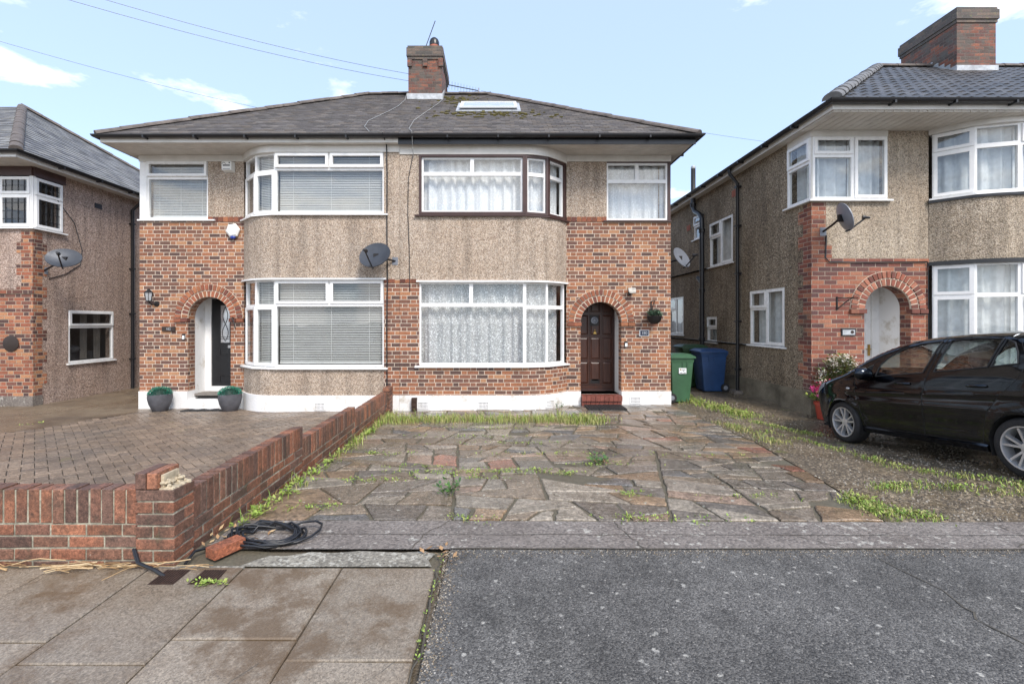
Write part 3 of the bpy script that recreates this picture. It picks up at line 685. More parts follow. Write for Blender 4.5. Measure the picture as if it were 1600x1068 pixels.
# ================================================================== the semi-detached pair
XC, YB, YF, YE, ZE, ZS = -1.893, 9.05, 9.6, 8.84, 5.10, 4.97
def semi(s):
    right = s > 0
    A = 5.533; X = lambda a: XC + s*a
    root = thing('semi_detached_house', 'right semi-detached house with dark brown panelled door and lace-curtained bay' if right else 'left semi-detached house with black front door, venetian blinds and pebbledash bay', 'house', (X(2.7), YF, -.25), 'houses along the street')
    def line(pts): q = [(X(a), y) for a, y in pts]; return q if right else q[::-1]
    def bez(t): return ((1-t)**2*2.463+2*t*(1-t)*2.95+t*t*3.36, (1-t)**2*YB+2*t*(1-t)*YB+t*t*YF)
    curve = [bez(k/14) for k in range(15)]
    full = line([(.002, YB)] + curve); a0 = .383 if right else .307
    strip = line([(.002, YB), (a0, YB)])
    lw = (.66, 2.29) if right else (.625, 2.335); uw = (3.62, 4.79) if right else (3.64, 4.835)
    pl = MB(); pl.ribbon(offs(full, .03), -.5, .065, .2); brick = MB(); rend = MB()
    (brick if right else rend).ribbon(full, .065, lw[0]-.045, .22)
    brick.ribbon(strip, lw[0]-.045, 2.34, .22)
    if not right: brick.ribbon(line([(.002, YB-.004), (a0, YB-.004)]), .065, lw[0]-.045, .02)
    rend.ribbon(strip, 2.34, uw[1], .22)
    rend.ribbon(line([(a0, YB)]+curve), lw[1]+.04, uw[0]-.045, .22)
    if right: brick.ribbon(line([(a0, YB)] + curve), lw[1]+.001, lw[1]+.04, .2)
    trim = MB(); trim.ribbon(offs(full, .02), uw[1], ZS-.002, .2)
    drip = MB(); drip.ribbon(offs(line([(a0-.05, YB)]+curve), .05), lw[1]-.002, lw[1]+.03, .08); 
    # main plane beside the bay: door arch, brick panel, window
    xl, xr = sorted((X(3.36), X(A))); fr = Fr((xl, YF), (xr, YF)); W = xr-xl
    cu = (2.187 if right else -5.973)-xl; r = .425 if right else .445; zs = 1.50 if right else 1.585
    wb = MB(); zt = 3.62
    arch(root, wb, fr, cu, zs, r, zt, 0, W, .065)
    brick.v += wb.v; n0 = len(brick.v)-len(wb.v); brick.f += [tuple(k+n0 for k in f) for f in wb.f]; brick.c += wb.c; brick.u += wb.u; brick.mi += wb.mi
    for a, c in ((0, cu-r), (cu+r, W)): p2_ = MB(); fr.box(p2_, a, c, -.5, .065, -.22, .03); p2_.build('plinth', 'paint', root)
    uA = (X(4.2)-xl, X(5.47)-xl) if right else (X(5.39)-xl, X(4.107)-xl)
    pan = (0, uA[0]) if right else (uA[1], W)
    fr.box(rend, pan[0], pan[1], zt, ZS, -.22, 0)
    sb = MB()
    n = int((pan[1]-pan[0])/.105)
    for i in range(n):
        sb.cur = sc3(rnd.choice(ARCHC), rnd.uniform(.7, 1.1)); q = (pan[1]-pan[0])/n; fr.box(sb, pan[0]+q*i+.006, pan[0]+q*(i+1)-.006, zt-.03, zt+.07, -.02, .014)
    for i in range(int((a0-.02)/.11)):
        sb.cur = sc3(rnd.choice(ARCHC), rnd.uniform(.6, .95)); x = X(.01+i*.11 if right else a0-.01-i*.11-0)
        xx = (X(.01)+i*.11) if right else (X(a0)+i*.11); sb.box((xx, YB-.012, 2.275), (xx+.1, YB+.05, 2.345))
    sb.build('header_course', 'voussoir', root)
    fr.box(trim, 0, W, ZS-.13, ZS-.002, -.0, .025)
    corner = (uA[1], W) if right else (0, uA[0])
    pm_ = 'brown' if right else 'white'
    cp = MB(); fr.box(cp, corner[0], corner[1], 3.58, ZS-.13, -.12, -.005); fr.box(cp, uA[0], uA[1], 4.815 if right else 4.855, ZS-.13, -.12, .0); cp.build('corner_post', pm_, root)
    brick.build('wall', 'brick', root).__setitem__('label', 'orange red brickwork'); rend.build('wall', 'peb', root).__setitem__('label', 'cream pebbledash'); pl.build('plinth', 'paint', root); trim.build('frieze', 'cream', root); drip.build('drip_moulding', 'white', root)
    # bay windows
    P = line([(a0, YB), (2.463, YB), bez(.5), (3.33, YF-.03)]); fac = [Fr(P[i], P[i+1]) for i in range(3)]
    flat = ([(0, .70, [], 'f'), (.70, 1, [.5], 'ff')] if right else [(0, .74, [], 'f'), (.74, 1, [.5], 'oo')])
    lowflat = ([(0, .725, [], 'f'), (.725, 1, [.49], 'ff')] if right else [(0, .715, [], 'f'), (.715, 1, [.5], 'ss')])
    sd = [(0, .70, [], 'f'), (.70, 1, [], 'f')] if right else [(0, .70, [], 's'), (.70, 1, [], 'f')]
    order = (lambda fl: [fl, sd, sd]) if right else (lambda fl: [sd, sd, fl])
    for (z0, z1), fl, low in ((uw, flat, 0), (lw, lowflat, 1)):
        fc = [(f, 0, f.L, rows) for f, rows in zip(fac, order(fl))]
        if right: window(root, fc, z0, z1, inset=.06, outer=None if low else 'brown', sill=(.08, .06), sillmat='white' if low else 'brown', curtain=('lace' if low else 'lace_up', .02, [(.03, .28), (1.0, 1.15), (1.75, 2.0)] if low else None))
        else: window(root, fc, z0, z1, inset=.06, sill=(.08, .06), blind=('slat', -.72 if low else -1.3, .034))
    # small window over the door
    fcs = [(fr, uA[0], uA[1], [(0, .68, [], 'f'), (.68, 1, [.5], 'ff')] if right else [(0, .72, [], 'f'), (.72, 1, [], 'o')])]
    if right: window(root, fcs, 3.63, 4.815, inset=.05, sill=(.07, .05), sillmat='brown', curtain=('lace_up', .02, None))
    else: window(root, fcs, 3.65, 4.855, inset=.05, sill=(.16, .05), blind=('slat', -1.3, .034))
    # porch recess, step, door
    cx_ = xl+cu; yd = 10.22; pw = MB(); rr = r+.012
    pw.box((cx_-rr-.1, YF+.226, -.3), (cx_-rr, yd, 2.35)); pw.box((cx_+rr, YF+.226, -.3), (cx_+rr+.1, yd, 2.35)); pw.box((cx_-rr-.1, YF+.226, zs+r+.05), (cx_+rr+.1, yd, zs+r+.2))
    pw.build('porch', 'paint', root)
    st = MB(); g0 = -.25
    if right:
        st.box((cx_-r+.005, YF-.0, -.4), (cx_+r-.005, yd, -.02)); st.build('step', 'edge', root)
        q = MB()
        for i in range(9):
            x0 = cx_-r+.01+(2*r-.02)*i/9; q.box((x0, YF-.14, -.12), (x0+(2*r-.02)/9-.006, YF+.10, -.012))
            q.box((x0, YF-.10, -.23), (x0+(2*r-.02)/9-.006, YF-.02, -.122))
        q.build('tiled_step', 'redtile', root)
    else:
        st.box((cx_-r+.003, YF-.03, -.4), (cx_+r-.003, yd, -.10)); st.build('step', 'paint', root)
    d = MB(); dz0, dz1 = (.0, 2.02) if right else (.03, 2.05)
    fd = Fr((cx_-rr, yd), (cx_+rr, yd)); DW = 2*rr
    if right:
        fd.box(d, .05, DW-.03, dz0+.03, dz1, -.05, 0)
        # three columns by four rows of raised panels between rails
        cw = (DW-.08)/3
        for i in range(3):
            for j, (v0, v1) in enumerate(((.14, .62), (.68, 1.16), (1.22, 1.66), (1.72, 2.0))):
                u0 = .05+i*cw+.028; u1 = .05+(i+1)*cw-.028; fd.ring(d, u0-.018, u1+.018, dz0+v0-.016, dz0+v1+.016, .016, .001, .016)
                P8 = [fd.p(u0+.005, dz0+v0+.005, .001), fd.p(u1-.005, dz0+v0+.005, .001), fd.p(u1-.03, dz0+v0+.035, .014), fd.p(u0+.03, dz0+v0+.035, .014),
                      fd.p(u0+.005, dz0+v1-.005, .001), fd.p(u1-.005, dz0+v1-.005, .001), fd.p(u1-.03, dz0+v1-.035, .014), fd.p(u0+.03, dz0+v1-.035, .014)]
                d.hexa(P8)
        do = d.build('door', 'door_wood', root)
        k = MB(); fd.box(k, DW*.5-.11, DW*.5+.09, 1.42, 1.66, .015, .022); kn = k.build('knocker_plate', 'iron', do)
        k = MB(); c = fd.p(DW*.5-.01, 1.54, .03); k.lathe(c, [(.0, 0), (.07, 0), (.08, .012), (.055, .02), (.045, .012), (.02, .03), (.001, .032)], 18, V(0, -1, 0)); k.build('knocker', 'dish_pale', do)
        k = MB(); fd.prism = None; k.prism([fd.p(DW*.5-.035, 1.24, .02), fd.p(DW*.5+.035, 1.24, .02), fd.p(DW*.5, 1.35, .02)], (0, -.008, 0)); k.ball(fd.p(DW*.5, 1.3, .03), .018, 8); k.build('door_emblem', 'brass', do)
        k = MB(); fd.box(k, DW*.5-.125, DW*.5+.105, .07+dz0+.05, .24, .002, .014); fd.box(k, DW*.5-.10, DW*.5+.08, .15, .21, .014, .02); k.build('letterbox', 'iron', do)
        k = MB(); k.ball(fd.p(.10, 1.14, .02), .024, 10); fd.box(k, .075, .10, .95, 1.07, .0, .03); k.build('handle', 'chrome', do)
        k = MB(); fd.box(k, .0, .048, -.02, dz1+.05, -.06, .03); fd.box(k, DW-.028, DW, -.02, dz1+.05, -.06, .03); fd.box(k, .05, DW-.03, dz1+.003, dz1+.06, -.06, .03); fd.box(k, .05, DW-.03, -.02, .028, -.06, .04); k.build('door_frame', 'brown', root)
    else:
        fd.box(d, .13, DW-.07, dz0+.06, dz1-.03, -.05, 0)
        for v0, v1 in ((.12, .30), (.72, .90)):
            fd.ring(d, .30, .70, dz0+v0, dz0+v1, .02, .001, .010); fd.box(d, .34, .66, dz0+v0+.04, dz0+v1-.04, .001, .012)
        fd.ring(d, .30, .56, 1.02, 1.90, .03, .001, .014)
        do = d.build('door', 'black_door', root)
        k = MB(); k.face([fd.p(.33, 1.05, .004), fd.p(.53, 1.05, .004), fd.p(.53, 1.87, .004), fd.p(.33, 1.87, .004)]); k.build('pane', 'lamp', do, fix=False)
        k = MB()
        for sg in (-1, 1):
            pts = [fd.p(.43+sg*.07*math.sin(t*6.28)*(1-.3*t), 1.08+.76*t, .008) for t in [i/20 for i in range(21)]]; k.tube(pts, .006, 6)
        for v in (1.13, 1.17): fd.box(k, .33, .53, v-.004, v+.004, .005, .009)
        k.build('leading', 'iron', do)
        k = MB(); fd.box(k, .50, .76, .93, .99, .003, .03); k.build('letterbox', 'chrome', do)
        k = MB(); fd.box(k, .0, .128, -.10, dz1+.08, -.06, .03); fd.box(k, DW-.068, DW, -.1, dz1+.08, -.06, .03); fd.box(k, .129, DW-.069, dz1-.028, dz1+.08, -.06, .03); fd.box(k, .129, DW-.069, -.1, dz0+.058, -.06, .045); fd.box(k, .02, DW-.02, -.098, -.04, .046, .10); k.build('door_frame', 'white', root)
        k = MB(); fr.box(k, cu-.33, cu+.40, -.1, -.085, -.5, -.06)
        tag(k.build('doormat', 'rubber'), 'black mat lying on the white step before the black door', 'doormat')
    # shell: side, back, inner partitions, so that the rooms behind the glass are dim
    sh = MB(); xo = X(A); xi = X(A-.2)
    sh.box((min(xo, xi), YF+.221, -.5), (max(xo, xi), 17, ZS)); sh.build('wall', 'peb', root); sh = MB(); sh.box((min(X(0), X(A)), 17.0, -.5), (max(X(0), X(A)), 17.2, ZS)); sh.build('wall', 'peb', root)
    rm = MB(); x0, x1 = sorted((X(.01), X(A-.21)))
    for z in (-.06, 2.40, 4.93): rm.box((x0, YF+.2, z), (x1, 16.9, z+.04))
    rm.box((x0, 12.2, 0), (x1, 12.25, 4.9)); rm.box((min(X(0), X(.1)), YB+.25, -.3), (max(X(0), X(.1)), 16.9, 4.9)); xm = sorted((X(3.3), X(3.36))); rm.box((xm[0], YF+.25, 0), (xm[1], 12.1, 4.9)); 
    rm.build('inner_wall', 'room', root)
    # eaves and roof
    AE = A+.27; AR = AE-4.1; YR, ZR = 12.92, 7.86
    fa = MB(); xa, xb = sorted((X(0), X(AE-.05)))
    fa.box((xa, YE+.06, ZS-.0 if not right else ZS-.03), (xb, YE+.085, ZE-.01)); xs = sorted((X(AE-.05), X(AE-.075))); fa.box((xs[0], YE+.086, ZS), (xs[1], 17.3, ZE-.01))
    fo = fa.build('fascia', 'black' if right else 'cream', root)
    board_soffit(root, xa, xb, YE+.09, YF+.03, ZS+.0, 7)
    xs = sorted((X(A), X(AE-.08))); board_soffit(root, xs[0], xs[1], YF+.035, 17.3, ZS, 2, axis='y')
    gp = [(X(0), YE), (X(AE), YE), (X(AE), 17.4)]; gutter(root, gp if right else gp[::-1], ZE+.0)
    rf = MB(); E = lambda a, y, z: (X(a), y, z)
    tile_slope(rf, E(0, YE, ZE), E(AE, YE, ZE), E(0, YR, ZR), E(AR, YR, ZR), .19, 36, .014, TILES)
    tile_slope(rf, E(AE, YE, ZE), E(AE, 17.0, ZE), E(AR, YR, ZR), E(AR, YR, ZR), .28, 24, .014, TILES)
    rf.cur = TILES[0]; rf.face([E(0, 17, ZE), E(AE, 17, ZE), E(AR, YR, ZR), E(0, YR, ZR)])
    ro = rf.build('roof', 'tile', root, fix=False)
    rg = MB(); ridge_line(rg, E(0, YR, ZR+.03), E(AR, YR, ZR+.03)); ridge_line(rg, E(AE, YE, ZE+.03), E(AR, YR, ZR+.03)); ridge_line(rg, E(AE, 17, ZE+.03), E(AR, YR, ZR+.03)); rg.build('ridge_tile', 'ridge', ro, fix=False)['kind'] = 'stuff'
    fa = MB()
    # the plinth's air bricks
    fb = Fr((X(0), YB-.03), (X(1), YB-.03)) if right else Fr((X(1), YB-.03), (X(0), YB-.03))
    if right:
        for px in (661, 755): air_brick(root, fb, (px-775)/79.8-X(0), -.12)
        air_brick(root, Fr((xl, YF-.03), (xr, YF-.03)), (992-775)/75-xl, -.11)
        f2 = Fr(*[(p[0]+.0, p[1]-.035) for p in (line([bez(.45), bez(.6)]))]); air_brick(root, f2, .1, -.12)
    else:
        air_brick(root, fb, (500-775)/79.8-X(1), -.14)
    return root, ro
HR, HRroof = semi(1)
HL, HLroof = semi(-1)
# chimney stack on the ridge over the party wall
def stack(parent, x0, x1, y0, y1, zb, zt, front_z, pots):
    b, hd = chimney(parent, x0, x1, y0, y1, zb, zt); ch = b.build('chimney', 'brick_stack', parent); hd.build('chimney_head', 'stack_head', ch)
    f = MB(); f.box((x0-.03, y0-.035, front_z-.02), (x1+.03, y0+.06, front_z+.14)); 
    n = 5
    for k, (xx, sg) in enumerate(((x0, -1), (x1, 1))):
        for i in range(n):
            ya, yb = y0+(y1-y0)/2*i/n, y0+(y1-y0)/2*(i+1)/n; zz = front_z+.67*(ya-y0)
            f.box((xx-.012 if sg < 0 else xx-.01, ya, zz-.1), (xx+.01 if sg < 0 else xx+.012, yb, zz+.16))
    f.build('flashing', 'lead', ch)
    for (px, py, h, r, cowl) in pots:
        p = MB(); p.lathe((px, py, zt-.02), [(r*1.15, 0), (r*1.12, .06), (r, .1), (r*.92, h-.06), (r*1.1, h-.05), (r*1.1, h), (r*.8, h), (r*.78, .1)], 20); po = p.build('chimney_pot', 'terra', ch, smooth=40)
        if cowl:
            p = MB(); p.lathe((px, py, zt+h-.03), [(r*.95, 0), (r*1.12, .02), (r*1.12, .12), (r*.9, .2), (r*.45, .25), (.001, .26)], 18); p.build('cowl', 'black', po, smooth=40)
    return ch
CH = stack(HR, -2.34, -1.45, 12.3, 13.75, 7.0, 8.86, 7.44, [(-1.74, 13.0, .42, .125, True)])
lich = MB()
# corbel bricks standing out under the head of the stack
for x in (-2.36, -1.95, -1.53): lich = MB(); lich.box((x, 12.3-.055, 8.30), (x+.12, 12.31, 8.50)); lich.build('corbel', 'brick_stack', CH)
# roof window
sky_w = MB(); sl = Vector((0, 4.08, 2.76)).normalized(); nn = Vector((0, -2.76, 4.08)).normalized(); dx_ = Vector((1, 0, 0))
def on_roof(x, t, h): return Vector((x, 8.84, 5.10)) + sl*t + nn*h
def rbox(b, x0, x1, t0, t1, h0, h1): b.hexa([on_roof(x0, t0, h0), on_roof(x1, t0, h0), on_roof(x1, t1, h0), on_roof(x0, t1, h0), on_roof(x0, t0, h1), on_roof(x1, t0, h1), on_roof(x1, t1, h1), on_roof(x0, t1, h1)])
T0, T1, XA, XB_ = 2.42, 3.30, -.86, .50
for a in ((XA, XB_, T0, T0+.09), (XA, XB_, T1-.09, T1), (XA, XA+.08, T0+.09, T1-.09), (XB_-.08, XB_, T0+.09, T1-.09)): rbox(sky_w, *a, 0, .05)
so = sky_w.build('skylight', 'dish_pale', HRroof)
b = MB()
hinge = on_roof(0, T1-.05, .055); 
def lid(x, t, h):   # the sash, propped open a little at its lower edge
    q = on_roof(x, t, h); v = q-hinge; q2 = Matrix.Rotation(R(-1.2), 3, 'X') @ v; return hinge + q2 + Vector((0, 0, 0))
def lbox(b, x0, x1, t0, t1, h0, h1): b.hexa([lid(x0, t0, h0), lid(x1, t0, h0), lid(x1, t1, h0), lid(x0, t1, h0), lid(x0, t0, h1), lid(x1, t0, h1), lid(x1, t1, h1), lid(x0, t1, h1)])
for a in ((XA, XB_, T0, T0+.07), (XA, XB_, T1-.07, T1), (XA, XA+.07, T0+.07, T1-.07), (XB_-.07, XB_, T0+.07, T1-.07)): lbox(b, *a, .056, .086)
b.build('sash', 'white', so)
b = MB(); b.face([lid(XA+.07, T0+.07, .075), lid(XB_-.07, T0+.07, .075), lid(XB_-.07, T1-.07, .075), lid(XA+.07, T1-.07, .075)]); b.build('pane', 'lamp', so, fix=False)
b = MB(); rbox(b, XA-.08, XB_+.08, T0-.12, T0-.002, .012, .03); rbox(b, XA-.08, XA-.002, T0, T1+.08, .012, .035); rbox(b, XB_+.002, XB_+.08, T0, T1+.08, .012, .035); b.build('flashing', 'lead', so)
ms = MB()
for i in range(210):
    x = rnd.gauss(-.1, .75) if i > 90 else rnd.gauss(-1.0, .35); t = (2.0+rnd.gauss(0, .28)) if i > 90 else 3.9+rnd.gauss(0, .5)
    if T0-.1 < t < T1 and XA-.05 < x < XB_+.05 or not .3 < t < 4.8: continue
    r_ = rnd.uniform(.015, .045); p = on_roof(x, round(t/.137)*.137+rnd.uniform(-.01, .01), .012)
    ms.ball(p, r_, 6, (1.5, 1, .6))
ms.build('moss', 'moss', HRroof)['kind'] = 'stuff'

# ================================================================== house on the right
XR, YRt, ZSR, ZER = 5.65, 8.25, 4.95, 5.08
def right_house():
    root = thing('detached_house', 'brown roughcast house at the right with white front door and roll-tiled roof', 'house', (XR+2, YRt, -.13), 'houses along the street')
    fr = Fr((XR, YRt), (XR+7, YRt)); brick = MB(); rend = MB(); pl = MB(); side = MB(); zbr = 2.65
    cu = 1.36; r = .415; zs = 1.74; uB = 2.10
    arch(root, brick, fr, cu, zs, r, zbr, .004, uB, .28, pal=[(.22, .07, .045), (.28, .09, .055), (.16, .055, .04), (.33, .13, .08)])
    for a, c in ((.012, cu-r), (cu+r, uB)): fr.box(pl, a, c, -.6, .28, -.2, .02)
    fr.box(rend, .004, uB, zbr, 3.66, -.2, -.006); fr.box(rend, 1.36, uB, 3.66, ZSR, -.2, -.006)
    q = MB(); h3 = .0776*3
    for k in range(5):
        z = zbr+.003+k*h3
        if z > 3.6: break
        fr.box(q, -.004, .36 if k in (0,) else .25, z, min(3.64, z+h3-.001), -.1, .004)
    fs = Fr((XR, 15.3), (XR, YRt)); LS = 15.3-YRt      # side wall, facing the shared drive
    U = lambda y: 15.3-y
    k = 0; z = .28
    while z < 3.6:
        wd = .36 if k % 2 else .22; z1 = min(3.64, z+h3); fs.box(q, LS-wd, LS-.101, z+.0006, z1, -.05, .006); fs.box(q, LS-.1, LS+.0022, z+.0006, z1, -.05, .006) if z < zbr else None; z = z1; k += 1
    q.build('quoin', 'brick_right', root)
    holes = [(U(10.27), U(9.02), .98, 2.19), (U(12.21), U(10.99), 2.91, 4.09), (U(12.36), U(11.79), .95, 1.64), (U(15.07), U(13.88), 1.08, 2.27), (U(13.2), U(12.63), 3.8, 4.5), (U(8.92), LS, 3.68, 4.82)]
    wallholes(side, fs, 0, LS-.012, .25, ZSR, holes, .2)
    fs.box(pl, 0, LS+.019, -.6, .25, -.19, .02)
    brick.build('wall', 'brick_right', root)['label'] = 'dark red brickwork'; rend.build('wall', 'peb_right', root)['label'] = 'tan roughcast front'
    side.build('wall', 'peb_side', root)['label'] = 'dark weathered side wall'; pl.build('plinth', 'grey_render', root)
    L2 = [(0, .62, [], 'f'), (.62, 1, [], 's')]
    def two(fr, u0, u1, z0, z1, cur='net', k=.5, inset=.05): return window(root, [(fr, u0, u1-(u1-u0)*(1-k), [(0, .66, [], 'f'), (.66, 1, [], 's')]), (fr, u0+(u1-u0)*k, u1, [(0, 1, [], 's')])], z0, z1, inset=inset, sill=(.06, .04), curtain=(cur, .02, None))
    for h in holes[:2]: two(fs, h[0], h[1], h[2]+.045, h[3])
    two(fs, holes[3][0], holes[3][1], holes[3][2]+.045, holes[3][3])
    for h in (holes[2], holes[4]): window(root, [(fs, h[0], h[1], [(0, .55, [], 'f'), (.55, 1, [], 's')])], h[2]+.045, h[3], sill=(.05, .04), curtain=('net', .02, None))
    # corner window wrapping from the side to the front
    window(root, [(fs, U(8.92), LS-.02, L2), (fr, .02, .74, [(0, .70, [], 'f'), (.70, 1, [], 's')]), (fr, .74, 1.35, [(0, 1, [], 's')])], 3.705, 4.82, inset=.02, sill=(.06, .07), curtain=('net', .02, None))
    c = MB(); c.box((XR+.0, YRt+.0, 3.68), (XR+.055, YRt+.055, 4.82)); fr.box(c, 0.0, 1.36, 4.822, ZSR-.001, -.1, .012); fs.box(c, U(8.92), LS, 4.822, ZSR-.001, -.1, .012); c.build('frieze', 'cream', root)
    # curved bay
    bz = lambda t: (XR+((1-t)**2*2.10+2*t*(1-t)*2.52+t*t*3.1), (1-t)**2*YRt+2*t*(1-t)*(YRt-.58)+t*t*(YRt-.58))
    curve = [bz(k/14) for k in range(15)] + [(XR+5.3, YRt-.58), (XR+5.6, YRt-.58)]
    rb = MB(); rb.ribbon(curve, -.6, .66, .22); rb.build('bay', 'peb_right', root); rb = MB(); rb.ribbon(curve, 2.555, 3.66, .22); rb.build('bay', 'peb_right', root)
    tr = MB(); tr.ribbon(offs(curve, .02), 4.84, ZSR-.001, .2); tr.build('frieze', 'cream', root)
    fl = MB(); fl.ribbon(offs(curve, .035), 2.51, 2.575, .1); fl.ribbon(offs(curve, .03), 3.62, 3.665, .1); fl.build('flashing', 'black', root)
    P = [bz(0.03), bz(.45), bz(1), (XR+5.0, YRt-.58)]; fac = [Fr(P[i], P[i+1]) for i in range(3)]
    rows = [(0, .70, [], 's'), (.70, 1, [], 's')]; rowf = [(0, .70, [], 'f'), (.70, 1, [], 'f')]; big = [(0, .70, [.5], 'ff'), (.70, 1, [.5], 'ss')]
    for z0, z1 in ((3.71, 4.84), (.705, 2.51)): window(root, [(fac[0], .0, fac[0].L, rows), (fac[1], 0, fac[1].L, rowf), (fac[2], 0, fac[2].L, big)], z0, z1, inset=.05, sill=(.04, .06), curtain=('net', .02, None))
    # porch and white door
    cx_ = XR+cu; yd = YRt+.72; pw = MB(); rr = r+.01
    pw.box((cx_-rr-.1, YRt+.226, -.3), (cx_-rr, yd+.2, 2.45)); pw.box((cx_+rr, YRt+.226, -.3), (cx_+rr+.1, yd+.2, 2.45)); pw.box((cx_-rr-.1, YRt+.226, 2.2), (cx_+rr+.1, yd, 2.4)); pw.build('porch', 'paint', root)
    fd = Fr((cx_-rr, yd), (cx_+rr, yd)); d = MB(); DW = 2*rr
    fd.box(d, .0, DW-.14, -.1, 2.05, -.05, 0)
    for v0, v1 in ((.1, .55), (.65, .95), (1.05, 1.35), (1.45, 1.9)):
        for u0, u1 in ((.08, .32), (.38, .62)): fd.ring(d, u0, u1, v0, v1, .015, .001, .008); fd.box(d, u0+.03, u1-.03, v0+.03, v1-.03, .001, .009)
    do = d.build('door', 'white', root)
    k = MB(); fd.box(k, DW-.205, DW-.165, .85, 1.07, .001, .02); k.tube([fd.p(DW-.185, .98, .02), fd.p(DW-.185, .98, .06), fd.p(DW-.28, .98, .06)], .011); k.build('handle', 'brass', do)
    k = MB(); fd.box(k, .17, .42, .76, .83, .01, .018); k.build('letterbox', 'brass', do)
    k = MB(); fd.box(k, DW-.138, DW, -.1, 2.2, -.05, .03); fd.box(k, 0, DW-.14, 2.052, 2.2, -.05, .03); k.build('door_frame', 'white', root)
    st = MB(); st.box((cx_-r, YRt-.02, -.5), (cx_+r, yd, -.03)); st.build('step', 'edge', root)
    # shell
    sh = MB(); sh.box((XR+.02, 15.301, -.6), (XR+11.4, 15.5, ZSR)); sh.build('wall', 'peb_side', root); sh = MB(); sh.box((XR+11.2, YRt, -.6), (XR+11.4, 15.3, ZSR)); sh.box((XR+5.6, YRt-.4, -.6), (XR+11.2, YRt-.2, ZSR)); sh.build('wall', 'peb_side', root)
    rm = MB()
    for z in (-.02, 2.45, 4.9): rm.box((XR+.21, YRt+.21, z), (XR+11, 15.2, z+.04))
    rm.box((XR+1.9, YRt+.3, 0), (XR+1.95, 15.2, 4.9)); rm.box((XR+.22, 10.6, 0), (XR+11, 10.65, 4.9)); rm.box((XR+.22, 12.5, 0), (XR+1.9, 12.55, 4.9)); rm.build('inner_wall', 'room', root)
    # eaves
    xg, yg = XR-.25, 7.41; YB2 = 15.7; fa = MB()
    fa.box((xg+.06, yg+.06, ZSR), (XR+11.4, yg+.085, ZER-.01)); fa.box((xg+.06, yg+.086, ZSR), (xg+.085, YB2, ZER-.01)); fa.build('fascia', 'cream', root)
    board_soffit(root, xg+.09, XR+11.4, yg+.09, YRt+.02, ZSR, 1); 
    sf = MB(); n = 40
    for i in range(n): x0 = xg+.09+i*.14; sf.box((x0, yg+.09, ZSR-.022), (x0+.127, YRt+.02, ZSR-.002))
    sf.build('soffit', 'soffit', root); board_soffit(root, xg+.09, XR+.02, YRt+.025, YB2, ZSR, 2, axis='y')
    gutter(root, [(xg, YB2), (xg, yg), (XR+11.4, yg)], ZER)
    h = (YB2+.0-yg)/2; sl_ = .67; zr = ZER+h*sl_; xe = XR+11.4; rf = MB(); PAN = [(.062, .060, .059), (.082, .079, .077), (.050, .049, .048), (.072, .068, .065)]
    tile_slope(rf, (xg, yg, ZER), (xe+h, yg, ZER), (xg+h, yg+h, zr), (xe, yg+h, zr), .21, 15, .018, PAN, roll=.030, bond=False)
    rf.face([(xg, YB2, ZER), (xe+h, YB2, ZER), (xe, yg+h, zr), (xg+h, yg+h, zr)]); rf.face([(xg, yg, ZER), (xg, YB2, ZER), (xg+h, yg+h, zr)])
    tile_slope(rf, (xg, YB2, ZER), (xg, yg, ZER), (xg+h, yg+h, zr), (xg+h, yg+h, zr), .3, 15, .028, PAN)
    ro = rf.build('roof', 'pan', root, fix=False)
    rg = MB(); ridge_line(rg, (xg, yg, ZER+.05), (xg+h, yg+h, zr+.05), .13, .38); rg.build('hip_tile', 'ridge_grey', ro, fix=False)
    rg = MB(); ridge_line(rg, (xg+h, yg+h, zr+.04), (xe, yg+h, zr+.04), .12); rg.build('ridge_tile', 'ridge', ro, fix=False)
    y0 = yg+h-.68; stack(root, y0, y0+.92, y0, y0+1.5, 7.2, 1.516+490/720*y0, ZER+(y0-yg)*sl_, [])
    # pipes on the side wall
    b = MB(); y = 10.65; b.tube([(xg, y, ZER-.06), (xg+.0, y, ZER-.16), (XR-.07, y, ZER-.38), (XR-.07, y, -.1)], .038, 10)
    for z in (.4, 1.5, 2.6, 3.7, 4.6): b.box((XR-.12, y-.05, z), (XR-.0, y+.05, z+.04))
    b.build('downpipe', 'black', root, smooth=40)
    b = MB(); b.tube([(XR-.13, 12.9, 5.78), (XR-.13, 12.9, 4.72), (XR-.13, 12.78, 4.56), (XR-.13, 12.5, 4.42), (XR-.13, 12.35, 4.28), (XR-.13, 12.35, -.1)], .062, 12)
    for z in (1.0, 2.3, 3.9): b.lathe((XR-.13, 12.35, z), [(.062, -.01), (.08, 0), (.08, .09), (.062, .1)], 12)
    b.lathe((XR-.13, 12.9, 4.72), [(.062, -.01), (.08, 0), (.08, .09), (.062, .1)], 12); b.tube([(XR-.13, 12.35, 2.55), (XR-.13, 12.62, 2.72)], .05, 10)
    b.tube([(XR-.0, 12.55, 4.42), (XR-.13, 12.4, 4.38)], .03, 8)
    sp = b.build('soil_pipe', 'black', root, smooth=40); b = MB(); b.lathe((XR-.13, 12.9, 5.78), [(.06, 0), (.068, .03), (.05, .08), (.001, .1)], 10); b.build('vent_cap', 'lead', sp, smooth=40)
    b = MB(); b.box((XR-.22, 10.5, -.16), (XR-.02, 10.8, -.07)); b.build('gully_slab', 'edge', root)
    for yy, zz in ((10.9, 4.7), (13.5, 4.4)): air_brick(root, fs, U(yy), zz-.15, 'terra')
    air_brick(root, fs, U(8.95), .0, 'terra', .24, .14)
    return root
RH = right_house()

